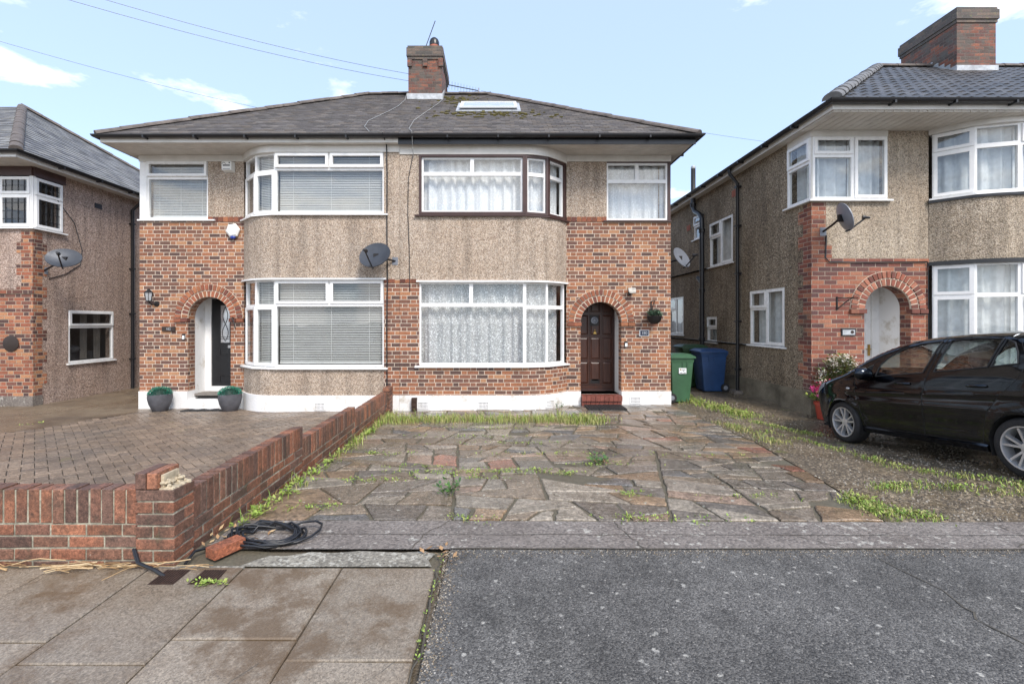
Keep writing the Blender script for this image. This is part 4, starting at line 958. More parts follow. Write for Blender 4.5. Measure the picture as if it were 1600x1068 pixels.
# ================================================================== house on the left
XL, YL, ZSL, ZEL = -9.80, 9.75, 4.79, 4.91
def left_house():
    root = thing('detached_house', 'pinkish pebbledash house at the left edge with leaded corner window', 'house', (XL-2, YL, -.27), 'houses along the street')
    ff = Fr((XL-6, YL), (XL, YL)); fs = Fr((XL, YL), (XL, 17.4)); W = 6.
    brick = MB(); rend = MB(); pl = MB(); q = MB()
    ff.box(brick, 0, W-.004, -.06, 2.2, -.2, 0); ff.box(pl, 0, W+.015, -.7, -.06, -.2, .02)
    wallholes(rend, ff, 0, W-.004, 2.2, ZSL, [(W-1.3, W, 3.47, 4.63)], .2)
    h3 = .0776*3; z = -.06; k = 0
    while z < 3.42:
        z1 = min(3.43, z+h3)
        fs.box(q, .003, .30 if k % 2 else .20, z+.0005, z1, -.1, .006)
        if z1 > 2.25: ff.box(q, W-(.34 if k % 2 else .24), W, max(z, 2.2)+.0005, z1, -.09, .006)
        z = z1; k += 1
    q.build('quoin', 'brick_left', root)
    hd = MB(); ff.box(hd, 0, W+.01, 2.10, 2.2, -.05, .018); hd.build('string_course', 'brick_left', root)
    holes = [(0, .68, 3.47, 4.63), (10.56-YL, 11.8-YL, .52, 1.77)]
    wallholes(rend, fs, .012, 17.4-YL, -.7, ZSL, holes, .2)
    brick.build('wall', 'brick_left', root)['label'] = 'brown brick front'; rend.build('wall', 'peb_left', root)['label'] = 'pinkish pebbledash'; pl.build('plinth', 'edge', root)
    rows = [(0, .64, [], 's'), (.64, 1, [], 's')]
    window(root, [(ff, W-1.3, W-.69, rows), (ff, W-.69, W-.03, rows), (fs, .03, .66, rows)], 3.515, 4.58, inset=.02, sill=(.07, .07), leads=True, curtain=None)
    cp = MB(); cp.box((XL-.07, YL+.0, 3.47), (XL-.0, YL+.07, 4.6)); cp.build('corner_post', 'white', root)
    li = MB(); ff.box(li, W-1.5, W, 4.6, ZSL-.001, -.1, .03); fs.box(li, .0, .72, 4.6, ZSL-.001, -.1, .03); li.build('lintel', 'brown', root)
    window(root, [(fs, holes[1][0], holes[1][1], [(0, .69, [], 'f'), (.69, 1, [], 's')])], .565, 1.77, inset=.03, sill=(.05, .05), blind=None, curtain=None)
    # things on the sill inside the lower window are left to the dim room: a pale sofa back and a hanging curtain
    fu = MB(); fs.box(fu, holes[1][0]+.3, holes[1][1]-.15, .45, .78, -.75, -.4); fu.ball(fs.p(holes[1][0]+.55, .85, -.5), .16, 10, (1.6, 1, .7)); fu.build('sofa_back', 'seat', root, smooth=60)
    cu = MB()
    for a in (.62, 1.0):
        for i in range(10): cu.face([fs.p(holes[1][0]+a+.02*i, .6, -.3+.03*math.sin(i*1.7)), fs.p(holes[1][0]+a+.02*(i+1), .6, -.3+.03*math.sin((i+1)*1.7)), fs.p(holes[1][0]+a+.02*(i+1), 1.75, -.3+.03*math.sin((i+1)*1.7)), fs.p(holes[1][0]+a+.02*i, 1.75, -.3+.03*math.sin(i*1.7))])
    cu.build('curtain', 'room', root, smooth=80, fix=False)
    sh = MB(); sh.box((XL-6, 17.4, -.6), (XL, 17.6, ZSL)); sh.box((XL-6.2, YL, -.6), (XL-6, 17.4, ZSL)); sh.build('wall', 'peb_left', root)
    rm = MB()
    for z in (-.1, 2.4, 4.74): rm.box((XL-5.9, YL+.21, z), (XL-.21, 17.3, z+.04))
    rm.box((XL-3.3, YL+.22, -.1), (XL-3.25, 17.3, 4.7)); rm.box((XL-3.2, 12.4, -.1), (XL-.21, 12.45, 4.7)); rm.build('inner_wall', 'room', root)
    xg, yg, yb = XL+.32, 9.1, 17.7; fa = MB()
    fa.box((xg-.085, yg+.06, ZSL), (xg-.06, yb, ZEL-.01)); fa.box((XL-6, yg+.06, ZSL), (xg-.086, yg+.085, ZEL-.01)); fa.build('fascia', 'white', root)
    board_soffit(root, XL-6, xg-.09, yg+.09, YL+.02, ZSL, 5); board_soffit(root, XL-.02, xg-.09, YL+.025, yb, ZSL, 2, axis='y')
    gutter(root, [(XL-6, yg), (xg, yg), (xg, yb)], ZEL)
    h = (yb-yg)/2; zr = ZEL+h*.66; PAL = [(.20, .20, .20), (.16, .16, .165), (.25, .25, .245), (.13, .13, .135), (.22, .215, .205)]
    rf = MB(); ap = (xg-h, yg+h, zr); tile_slope(rf, (xg, yg, ZEL), (xg, yb, ZEL), ap, ap, .20, 26, .016, PAL)
    tile_slope(rf, (xg-9, yg, ZEL), (xg, yg, ZEL), (xg-9, yg+h, zr), ap, .22, 24, .016, PAL); rf.face([(xg-9, yb, ZEL), (xg, yb, ZEL), ap, (xg-9, yg+h, zr)])
    ro = rf.build('roof', 'tile_left', root, fix=False)
    rg = MB(); ridge_line(rg, (xg, yg, ZEL+.04), V(*ap)+V(0, 0, .04)); ridge_line(rg, (xg, yb, ZEL+.04), V(*ap)+V(0, 0, .04)); rg.build('hip_tile', 'ridge', ro, fix=False)
    b = MB(); y = 12.35; b.tube([(xg, y, ZEL-.06), (xg, y, ZEL-.18), (XL+.06, y, ZEL-.42), (XL+.06, y, -.3)], .042, 10)
    for z in (.5, 1.7, 2.9, 4.1): b.box((XL, y-.05, z), (XL+.11, y+.05, z+.04))
    b.build('downpipe', 'black', root, smooth=40)
    b = MB(); fs.box(b, 11.25-YL, 11.45-YL, 4.35-.06, 4.35+.06, .001, .012); b.build('air_brick', 'ink', root)
    b = MB(); b.lathe(ff.p(W-.45, 1.05, .0), [(.0, 0), (.16, 0), (.17, .02), (.13, .03), (.0, .035)], 16, V(0, -1, 0)); o = b.build('house_plaque', 'plaque', root, smooth=30)
    return root
LH = left_house()

# ================================================================== ground, paving, drives
def ground():
    b = MB(); xs = [-400, -60] + [x*.5 for x in range(-36, 37)] + [60, 400]; ys = [-200, -20] + [y*.5 for y in range(-4, 41)] + [60, 900]
    for i in range(len(xs)-1):
        for j in range(len(ys)-1): b.face([(x, y, g(x, y)-.035) for x, y in ((xs[i], ys[j]), (xs[i+1], ys[j]), (xs[i+1], ys[j+1]), (xs[i], ys[j+1]))])
    tag(b.build('ground', 'earth', smooth=60), kind='structure')
ground()
drape('road', [(-.36, -30), (40, -30), (40, 3.07), (-.30, 3.07), (-.33, 2.0)], 0, 'tarmac', .5)
drape('verge', [(-30, 2.6), (-.36, 2.6), (-.34, 3.07), (-1.5, 3.07), (-1.9, 3.15), (-1.9, 3.5), (-30, 3.5)], -.020, 'pavebase', .3)
drape('concrete_edging', [(-1.95, 3.071), (20, 3.071), (20, 3.50), (3.0, 3.50), (-1.95, 3.535)], .002, 'edge', .25)
drape('granite_strip', [(-1.60, 2.868), (-1.1, 2.862), (-.40, 2.865), (-.43, 2.94), (-.40, 3.02), (-.47, 3.058), (-.62, 3.04), (-.9, 3.062), (-1.08, 3.035), (-1.22, 3.05), (-1.36, 2.99), (-1.47, 3.0), (-1.55, 2.93)], -.006, 'granite', .12)
DRV = [(2.98, 3.505), (20, 3.505), (20, 8.5), (5.75, 8.4), (5.75, 16), (3.62, 16), (3.66, 9.4), (3.6, 6.4), (3.22, 4.6)]
drape('shared_drive', DRV, -.006, 'drive', .3)
LDR = [(-20, 4.2), (-9, 4.8), (-7.30, 7.4), (-7.1, 9.65), (-7.5, 9.65), (-7.5, 16), (-9.78, 16), (-9.78, 9.8), (-20, 9.8)]
drape('left_drive', LDR, -.004, 'drive_left', .35)
# concrete pavement slabs
def slabs():
    b = MB(); xs = [-.37, -.95, -1.555, -2.13, -2.73, -3.33, -3.93, -4.53, -5.13]; cuts = [2.06, 2.20, 2.04, 2.18, 2.08, 2.22, 2.05, 2.16]
    for i in range(8):
        ys = [2.845, cuts[i], cuts[i]-.62, cuts[i]-1.24, cuts[i]-1.86]
        for j in range(4):
            x0, x1, y0, y1 = xs[i+1]+.004, xs[i]-.004, ys[j+1]+.004, ys[j]-.004
            b.cur = sc3((.245, .205, .158), rnd.uniform(.9, 1.1)); dz = [rnd.uniform(-.003, .004) for _ in range(4)]
            t = .006; C = [(x0, y0), (x1, y0), (x1, y1), (x0, y1)]; I = [(x0+t, y0+t), (x1-t, y0+t), (x1-t, y1-t), (x0+t, y1-t)]
            lo = [(x, y, -.05) for x, y in C]; mi = [(x, y, -.006+d) for (x, y), d in zip(C, dz)]; hi = [(x, y, d) for (x, y), d in zip(I, dz)]
            b.faces(lo+mi+hi, [(0, 1, 5, 4), (1, 2, 6, 5), (2, 3, 7, 6), (3, 0, 4, 7), (4, 5, 9, 8), (5, 6, 10, 9), (6, 7, 11, 10), (7, 4, 8, 11), (8, 9, 10, 11)])
    tag(b.build('pavement', 'slab'), kind='structure')
    drape('pavement_bed', [(-5.2, -2), (-.365, -2), (-.365, 2.85), (-5.2, 2.85)], -.018, 'dark_joint', .4)
slabs()
def clip(poly, n, c):   # keep n.p <= c
    out = []
    for i in range(len(poly)):
        p, q = poly[i], poly[(i+1) % len(poly)]; a, b_ = n.dot(p)-c, n.dot(q)-c
        if a <= 0: out.append(p)
        if a*b_ < 0: out.append(p + (q-p)*(a/(a-b_)))
    return out
PAVE = [(-1.98, 3.54), (2.97, 3.505), (3.2, 4.6), (3.58, 6.4), (3.66, 9.58), (-1.98, 9.58)]
def crazy():
    drape('paving_bed', PAVE, -.006, 'pavebase', .3)
    b = MB()
    pal = [((.225, .195, .163), 6), ((.165, .148, .13), 5), ((.205, .165, .125), 7), ((.27, .24, .20), 3), ((.24, .17, .112), 4), ((.28, .135, .095), 1.2), ((.27, .195, .15), 2), ((.145, .143, .142), 2.5)]
    cs = [c for c, w_ in pal]; ws = [w_ for c, w_ in pal]
    area = lambda q: abs(sum(q[k].x*q[(k+1) % len(q)].y-q[(k+1) % len(q)].x*q[k].y for k in range(len(q))))/2
    todo = [[Vector(p) for p in PAVE]]; flags = []; K = 1.5
    while todo:        # break the sheet of stone into angular flags
        q = todo.pop(); A = area(q); ctr = sum(q, Vector((0, 0)))/len(q)
        if A < rnd.uniform(.05, .21)*(1.25 if ctr.y < 4.6 else 1): flags.append(q); continue
        w_ = max(p.x for p in q)-min(p.x for p in q); h_ = (max(p.y for p in q)-min(p.y for p in q))*K
        a = rnd.gauss(0, .30) if w_ > h_ else math.pi/2+rnd.gauss(0, .26)
        n = Vector((math.cos(a), math.sin(a))); t = rnd.uniform(-.14, .14)*max(w_, h_/K); c = n.dot(ctr)+t
        for sg in (1, -1):
            r_ = clip(q, n*sg, c*sg)
            if len(r_) >= 3: todo.append(r_)
    for poly in flags:
        if rnd.random() < .03: continue
        if len(poly) > 3 and rnd.random() < .5:       # knock off a corner
            k = rnd.randrange(len(poly)); a_, p_, c_ = poly[k-1], poly[k], poly[(k+1) % len(poly)]; t = rnd.uniform(.12, .3)
            poly = poly[:k]+[p_+(a_-p_)*t, p_+(c_-p_)*t]+poly[k+1:]
        ctr = sum(poly, Vector((0, 0)))/len(poly)
        q = []
        for k in range(len(poly)):       # subdivide and roughen the outline a little
            a, c = poly[k], poly[(k+1) % len(poly)]; q += [a, a+(c-a)*.33 + Vector((rnd.uniform(-.008, .008), rnd.uniform(-.008, .008))), a+(c-a)*.66 + Vector((rnd.uniform(-.008, .008), rnd.uniform(-.008, .008)))]
        gap = rnd.uniform(.008, .024); ins = lambda d: [p + (ctr-p).normalized()*min(d, (ctr-p).length*.6) for p in q]
        A, B_ = ins(gap), ins(gap+.010); h = rnd.uniform(.004, .013); tx, ty = rnd.uniform(-.012, .012), rnd.uniform(-.012, .012)
        hz = lambda p, d: g(p.x, p.y) + d + tx*(p.x-ctr.x) + ty*(p.y-ctr.y)
        c_ = rnd.choices(cs, ws)[0]; k_ = rnd.uniform(.74, 1.12); b.cur = (c_[0]*k_, c_[1]*k_*.97, c_[2]*k_*.92); n = len(q)
        P = [(p.x, p.y, hz(p, -.03)) for p in A] + [(p.x, p.y, hz(p, h-.007)) for p in A] + [(p.x, p.y, hz(p, h)) for p in B_] + [(ctr.x, ctr.y, hz(ctr, h))]
        F = []
        for k in range(n):
            m = (k+1) % n; F += [(k, m, n+m, n+k), (n+k, n+m, 2*n+m, 2*n+k), (2*n+k, 2*n+m, 3*n)]
        b.faces(P, F)
    tag(b.build('crazy_paving', 'stone', fix=False), kind='structure')
crazy()
BLK = [(-2.13, 3.02), (-2.14, 9.1), (-7.08, 9.62), (-7.28, 7.42), (-8.9, 4.85), (-12, 4.45), (-12, 3.02)]
def blocks():
    drape('block_bed', BLK, -.008, 'dark_joint', .35)
    b = MB(); w_ = .104; ca = math.cos(R(45)); pal = [(.205, .152, .108), (.225, .168, .12), (.18, .135, .098), (.215, .16, .115), (.165, .126, .095)]
    for i in range(-110, 110):
        for j in range(-110, 110):
            k = (i-j) % 4
            if k not in (0, 3): continue
            lx, ly = (2, 1) if k == 0 else (1, 2)
            gp = .0035; C = [((i*w_+gp), (j*w_+gp)), ((i+lx)*w_-gp, j*w_+gp), ((i+lx)*w_-gp, (j+ly)*w_-gp), (i*w_+gp, (j+ly)*w_-gp)]
            W_ = [(-6.5+ca*(x-y), 6.2+ca*(x+y)) for x, y in C]
            cx_, cy_ = sum(p[0] for p in W_)/4, sum(p[1] for p in W_)/4
            if not inpoly((cx_, cy_), BLK): continue
            b.cur = sc3(rnd.choice(pal), rnd.uniform(.85, 1.15)); d = rnd.uniform(-.002, .003); t = .07
            I = [(x+(cx_-x)*t, y+(cy_-y)*t) for x, y in W_]
            P = [(x, y, g(x, y)-.012) for x, y in W_] + [(x, y, g(x, y)+d-.002) for x, y in W_] + [(x, y, g(x, y)+d+.002) for x, y in I]
            b.faces(P, [(0, 1, 5, 4), (1, 2, 6, 5), (2, 3, 7, 6), (3, 0, 4, 7), (4, 5, 9, 8), (5, 6, 10, 9), (6, 7, 11, 10), (7, 4, 8, 11), (8, 9, 10, 11)])
    tag(b.build('block_paving', 'block', fix=False), kind='structure')
blocks()

# ================================================================== low brick garden walls
NB = [(.23, .100, .060), (.175, .084, .056), (.28, .118, .066), (.135, .072, .053), (.20, .098, .063), (.16, .090, .066), (.25, .102, .058)]
def bbrick(b, fr, u0, u1, v0, v1, w0, w1):
    j = lambda k=.0025: rnd.uniform(-k, k)
    b.cur = sc3(rnd.choice(NB), rnd.uniform(.75, 1.15)); w1 += j(.003); c = .004
    P = lambda u, v, w_: fr.p(u+j(.0015), v+j(.0015), w_)
    lo = [fr.p(u0, v0, w0), fr.p(u1, v0, w0), fr.p(u1, v1, w0), fr.p(u0, v1, w0)]
    m1 = [P(u0, v0, w1-c), P(u1, v0, w1-c), P(u1, v1, w1-c), P(u0, v1, w1-c)]
    hi = [P(u0+c, v0+c, w1), P(u1-c, v0+c, w1), P(u1-c, v1-c, w1), P(u0+c, v1-c, w1)]
    b.faces(lo+m1+hi, [(3, 2, 1, 0), (0, 1, 5, 4), (1, 2, 6, 5), (2, 3, 7, 6), (3, 0, 4, 7), (4, 5, 9, 8), (5, 6, 10, 9), (6, 7, 11, 10), (7, 4, 8, 11), (8, 9, 10, 11)])
def wall_run(b, core, fr, u0, u1, ztop, zbot, soldiers=True, th=.102, stag=0.):
    z = ztop
    if soldiers:
        u = u0
        while u < u1-.03:
            e = min(u+.066, u1); bbrick(b, fr, u, e, ztop-.215+rnd.uniform(-.003, .003), ztop+rnd.uniform(-.004, .004), -th, 0); u += .0775
        z = ztop-.227
    k = 0
    while z > zbot:
        u = u0-(.113 if (k+stag) % 2 else 0)
        while u < u1-.02:
            a, e = max(u, u0), min(u+.215, u1)
            if e-a > .03: bbrick(b, fr, a, e, z-.065, z, -th, 0)
            u += .2265
        z -= .0765; k += 1
    fr.box(core, u0+.006, u1-.006, zbot, ztop-.009, -th+.008, -.006)
def walls():
    f = Fr((-6.2, 2.9), (-2.262, 2.9)); root = thing('garden_wall', 'low red brick front wall with soldier coping and broken corner pier', 'wall', (-3.5, 2.95, 0), 'low brick garden walls')
    b = MB(); c = MB(); wall_run(b, c, f, 0, f.L, .463, -.05)
    w_ = b.build('brickwork', 'nearbrick', root, fix=False); c.build('mortar', 'nearmortar', w_)
    # the corner pier, two bricks still bedded on its head
    b = MB(); c = MB(); X0, X1, Y0, Y1 = -2.258, -2.018, 2.885, 3.085; z = .458; k = 0
    ff = Fr((X0, Y0), (X1, Y0)); fr_ = Fr((X1, Y0), (X1, Y1))
    while z > -.06:
        if k % 2 == 0: bbrick(b, ff, 0, .24, z-.065, z, -.1, 0); bbrick(b, fr_, .1035, .20, z-.065, z, -.12, .001)
        else: bbrick(b, ff, 0, .102, z-.065, z, -.1, 0); bbrick(b, ff, .113, .1395, z-.065, z, -.1, 0); bbrick(b, fr_, .0, .20, z-.065, z, -.1, 0)
        z -= .0765; k += 1
    c.box((X0+.008, Y0+.007, -.06), (X1-.006, Y1-.004, .452))
    p = b.build('pier', 'nearbrick', root, fix=False); c.build('mortar', 'nearmortar', p)
    b = MB()
    for u in (0.0, .072): bbrick(b, ff, u, u+.064, .466, .566, -.20, .004)
    b.build('cap_brick', 'nearbrick', p, fix=False)
    b = MB()
    for i in range(46):
        x = rnd.uniform(X0+.15, X1-.01); y = rnd.uniform(Y0+.01, Y1-.02); hgt = .462+max(0, (X0+.22-x))*1.25*rnd.random()
        b.ball((x, y, hgt*1.0 if x > X0+.19 else .465+rnd.random()*.06), rnd.uniform(.006, .016), 6, (1.2, 1.2, .8))
    b.box((X0+.14, Y0+.012, .456), (X1-.012, Y1-.012, .468)); b.box((X0+.1385, Y0+.03, .468), (X0+.158, Y1-.03, .545)); b.build('mortar', 'oldmortar', p)
    root2 = thing('garden_wall', 'low stepped boundary brick wall running between the two front gardens', 'wall', (-2.08, 6, -.1), 'low brick garden walls')
    f = Fr((-2.025, 3.0855), (-2.06, 8.96))
    b = MB(); c = MB()
    for y0, y1, zt in ((3.0855, 4.86, .412), (4.863, 6.70, .277), (6.703, 8.74, .186)):
        wall_run(b, c, f, y0-3.0855, y1-3.0855, zt, g(-2, (y0+y1)/2)-.12)
    w_ = b.build('brickwork', 'nearbrick', root2, fix=False); c.build('mortar', 'nearmortar', w_)
    b = MB(); z = .255
    fe = Fr((-2.15, 8.742), (-2.02, 8.742))
    while z > -.4: bbrick(b, fe, 0, .13, z-.065, z, -.28, 0); bbrick(b, Fr((-2.02, 8.743), (-2.02, 9.02)), 0, .2, z-.065, z, -.05, .003); z -= .0765
    b.build('pier', 'nearbrick', root2, fix=False)
walls()

# ================================================================== greenery
def blade(b, p, h, w_, lean, az_, col):
    d = Vector((math.cos(az_), math.sin(az_), 0)); s_ = Vector((-d.y, d.x, 0))*w_/2; p = Vector(p)
    m = p + d*lean*.35*h + V(0, 0, h*.6); t = p + d*lean*h + V(0, 0, h*(1-.25*abs(lean)))
    b.cur = col; b.face([p-s_, p+s_, m+s_*.8, m-s_*.8]); b.face([m-s_*.8, m+s_*.8, t])
GRN = [(.20, .30, .045), (.26, .35, .06), (.33, .38, .09), (.14, .24, .035), (.42, .40, .15), (.36, .31, .13)]
def grass(b, x, y, n, sp, hmin, hmax, pal=GRN, spy=None):
    for _ in range(n):
        px, py = x+rnd.gauss(0, sp), y+rnd.gauss(0, spy or sp); h = rnd.uniform(hmin, hmax)
        blade(b, (px, py, g(px, py)-.004), h, rnd.uniform(.004, .011), rnd.uniform(.1, .9), rnd.uniform(0, 6.28), sc3(rnd.choice(pal), rnd.uniform(.75, 1.2)))
def leafy(b, c, r, n, pal, size, up=.5):
    for _ in range(n):
        a = rnd.uniform(0, 6.28); rr = r*rnd.random()**.6; p = Vector(c)+V(math.cos(a)*rr, math.sin(a)*rr, rnd.random()*r*up)
        d = V(math.cos(a), math.sin(a), rnd.uniform(.1, .9)).normalized(); s_ = d.cross(V(0, 0, 1)).normalized(); L = size*rnd.uniform(.6, 1.3); b.cur = sc3(rnd.choice(pal), rnd.uniform(.7, 1.25))
        b.face([p, p+d*L*.5+s_*L*.28, p+d*L, p+d*L*.5-s_*L*.28])
def greens():
    b = MB()
    for i in range(330):      # the rough strip under the bay
        x = rnd.uniform(-1.9, 1.7); y = rnd.gauss(7.85, .13)-(.0 if x < 1.2 else .1)
        grass(b, x, y, 13, .07, .04, .15 if rnd.random() > .15 else .24, GRN+GRN[4:])
    for i in range(60): grass(b, 1.5+rnd.gauss(0, .25), 7.95+rnd.gauss(0, .1), 9, .06, .05, .16)
    for i in range(60):       # along the foot of the boundary wall
        y = 8.6-5.2*rnd.random()**1.25; grass(b, -1.93+abs(rnd.gauss(0, .05)), y, 6 if y < 5.5 else 12, .05, .02, .11 if y < 6 else .17)
    for i in range(170):      # beside the shared drive
        t = rnd.random(); x = 4.05+.5*t+rnd.gauss(0, .10); y = 10.4-2.3*t; grass(b, x, y, 11, .08, .03, .10); leafy(b, (x, y, g(x, y)+.01), .06, 3, GRN[:5], .045, .6)
    for i in range(70): t = rnd.random(); grass(b, 3.78+rnd.gauss(0, .06)+.1*t, 7.7-1.5*t, 8, .06, .02, .07, GRN[2:])
    for pts, n in (([(3.9, 7.6), (4.45, 6.6), (4.4, 5.6), (4.3, 5.0), (4.55, 4.55), (4.9, 4.2)], 120), ([(3.5, 4.25), (3.9, 4.35), (4.6, 4.05), (5.3, 3.9)], 90), ([(3.2, 4.1), (3.1, 3.75), (3.4, 3.6)], 80), ([(4.2, 8.3), (4.5, 7.5), (4.9, 6.9)], 60), ([(3.0, 4.0), (3.05, 3.6)], 40)):
        for _ in range(n):
            k = rnd.randrange(len(pts)-1); t = rnd.random(); x = pts[k][0]+(pts[k+1][0]-pts[k][0])*t+rnd.gauss(0, .05); y = pts[k][1]+(pts[k+1][1]-pts[k][1])*t+rnd.gauss(0, .05)
            if rnd.random() < .75: grass(b, x, y, 12, .045, .010, .045); leafy(b, (x, y, g(x, y)+.003), .04, 3, GRN[:5], .03, .4)
    tag(b.build('grass', 'leaf', fix=False), 'rough yellow-green grass under the bay window and along the drives', 'grass', kind='stuff')
    b = MB()
    spots = [(-.45, 4.78, .32, 90), (.25, 4.85, .2, 70), (-.15, 4.6, .15, 30), (.75, 4.75, .12, 30), (1.15, 5.1, .2, 40), (-.9, 5.0, .2, 30), (.3, 6.2, .4, 50), (-.6, 6.6, .5, 40), (1.2, 4.1, .1, 24), (1.0, 3.55, .2, 20), (2.2, 4.05, .2, 20), (-1.2, 4.5, .25, 40), (.6, 5.6, .5, 40), (-1.5, 3.8, .15, 30), (-.2, 3.56, .12, 18), (2.4, 5.5, .5, 24), (-1.4, 5.6, .2, 30), (-.1, 7.2, .6, 40), (1.5, 3.52, .3, 20)]
    for x, y, r_, n in spots:
        for _ in range(n):
            px, py = x+rnd.gauss(0, r_), y+rnd.gauss(0, .045); leafy(b, (px, py, g(px, py)+.004), .022, 3, GRN[:4], .024, .6)
            if rnd.random() < .4: grass(b, px, py, 3, .02, .01, .045)
    for i in range(200):      # weeds in the gaps of the drive kerbs and at the wall foot
        y = 8.4-5*rnd.random(); leafy(b, (-1.92+abs(rnd.gauss(0, .05)), y, g(-1.9, y)+.01), .03, 4, GRN[:3], .04, .8)
    for i in range(24): leafy(b, (-1.66+rnd.gauss(0, .05), 2.655+rnd.gauss(0, .015), .004), .02, 4, GRN[:3], .022)
    for i in range(30): x = rnd.uniform(-.36, -.33); leafy(b, (x, rnd.uniform(2.0, 3.0), 0), .012, 3, GRN[:4], .014)
    for i in range(40): x = rnd.uniform(-9, -7.2); leafy(b, (x+rnd.gauss(0, .03), 4.85+(x+8.9)*1.55+rnd.gauss(0, .05), g(x, 5.5)), .03, 4, GRN[1:4], .03)
    tag(b.build('weeds', 'leaf', fix=False), 'small green weeds growing in the joints of the paving', 'weeds', kind='stuff')
    def weed(label, x, y, h, n, sz):
        r_ = thing('weed_plant', label, 'weed', (x, y, g(x, y)), 'weeds in the crazy paving'); b = MB(); s_ = MB()
        for k in range(4):
            a = k*1.7; q = V(x+.03*math.cos(a), y+.03*math.sin(a), g(x, y)); e = q+V(.05*math.cos(a), .05*math.sin(a), h*rnd.uniform(.6, 1)); s_.cur = (.12, .16, .04); s_.tube([q, (q+e)/2+V(0, 0, .01), e], .003, 5)
            for t in (.3, .6, .95): leafy(b, q+(e-q)*t, .03, n//8, [(.06, .15, .03), (.10, .20, .04), (.05, .11, .035)], sz)
        b.build('foliage', 'leaf', r_, fix=False); s_.build('stem', 'leaf', r_)
    weed('dark green upright weed at the front of the crazy paving', -.42, 4.07, .16, 40, .05)
    weed('bright green low weed further right in the paving', 1.15, 5.15, .09, 46, .05)
    weed('small weed at the foot of the white plinth by the door', 1.28, 9.22, .12, 30, .04)
greens()
def straw():
    b = MB()
    for _ in range(60):
        x = rnd.gauss(-2.4, .28) if rnd.random() < .6 else rnd.uniform(-3.3, -2.1); y = 2.84+abs(rnd.gauss(0, .02)); a = rnd.gauss(0, .35)+(math.pi if rnd.random() < .5 else 0); L = rnd.uniform(.04, .22); b.cur = sc3(rnd.choice([(.45, .30, .15), (.36, .22, .10), (.55, .42, .25), (.25, .15, .07)]), rnd.uniform(.8, 1.2))
        p = V(x, y-.03, .004+rnd.random()*.012); q = p+V(math.cos(a)*L, math.sin(a)*L*.35, rnd.uniform(0, .02)); b.tube([p, (p+q)/2+V(0, rnd.uniform(-.01, .01), .006), q], .0022, 4)
    for _ in range(15):
        x = rnd.choice([-3.0, -2.55, -2.4, -2.1]) + rnd.gauss(0, .12); y = 2.80+rnd.gauss(0, .025); a = rnd.gauss(0, .5)+(math.pi if rnd.random() < .5 else 0); L = rnd.uniform(.12, .34); b.cur = sc3(rnd.choice([(.50, .36, .20), (.42, .28, .14), (.60, .48, .30)]), rnd.uniform(.85, 1.2))
        p = V(x, y, .012+rnd.random()*.02); m_ = p+V(math.cos(a)*L*.5, math.sin(a)*L*.25+rnd.uniform(-.02, .02), rnd.uniform(.004, .03)); q = p+V(math.cos(a)*L, math.sin(a)*L*.5, rnd.uniform(-.004, .012)); b.tube([p, (p+m_)/2+V(0, .006, .004), m_, (m_+q)/2+V(0, -.004, 0), q], rnd.uniform(.0022, .0042), 5)
    tag(b.build('straw', 'straw'), 'dry straw and dead stalks along the foot of the front wall', 'straw', kind='stuff')
    b = MB()
    for _ in range(60):
        x, y = rnd.choice([(-1.85, 3.15), (-1.7, 3.3), (-1.95, 3.3), (-.38, 2.98)]); x += rnd.gauss(0, .09); y += rnd.gauss(0, .08); leafy(b, (x, y, g(x, y)+.008), .012, 1, [(.40, .24, .12), (.30, .17, .08), (.5, .36, .2)], .045, .3)
    tag(b.build('leaf_litter', 'straw', fix=False), 'brown fallen leaves beside the wall and cable', 'litter', kind='stuff')
straw()

def cracks():
    b = MB()
    def crack(pts, w_, off):
        P = [Vector(p) for p in pts]; Q = [P[0]]
        for a, c in zip(P, P[1:]):
            for k in range(1, 7): Q.append(a+(c-a)*(k/6)+Vector((rnd.gauss(0, .010), rnd.gauss(0, .006)))*(k < 6))
        for a, c in zip(Q, Q[1:]):
            d = (c-a).normalized(); n = Vector((-d.y, d.x))*w_*rnd.uniform(.35, 1)
            b.face([(*(a-n), g(a.x, a.y)+off), (*(c-n), g(c.x, c.y)+off), (*(c+n), g(c.x, c.y)+off), (*(a+n), g(a.x, a.y)+off)])
    crack([(-1.9, 3.30), (-.2, 3.285), (1.6, 3.275), (3.4, 3.27), (6, 3.27)], .0035, .0062)
    crack([(.90, 3.50), (.93, 3.33), (.99, 3.08)], .004, .0064); crack([(2.1, 3.28), (2.32, 3.08)], .0035, .0066); crack([(-.35, 3.53), (-.52, 3.28), (-.56, 3.08)], .004, .0068); crack([(3.75, 3.5), (3.72, 3.2), (3.5, 3.09)], .004, .0065)
    crack([(-.3, 3.072), (1.5, 3.068), (4, 3.07), (8, 3.07)], .010, .0072)
    crack([(2.45, 2.95), (2.52, 2.6), (2.45, 2.3), (2.55, 1.95)], .005, .004); crack([(-.37, 3.0), (-.348, 2.4), (-.355, 1.8)], .006, .0042)
    crack([(-1.05, 2.04), (-1.22, 1.75), (-1.4, 1.6)], .0022, .0062); crack([(-.45, 2.05), (-.75, 1.7)], .0018, .0064)
    tag(b.build('paving_cracks', 'dark_joint', fix=False), kind='structure')
cracks()

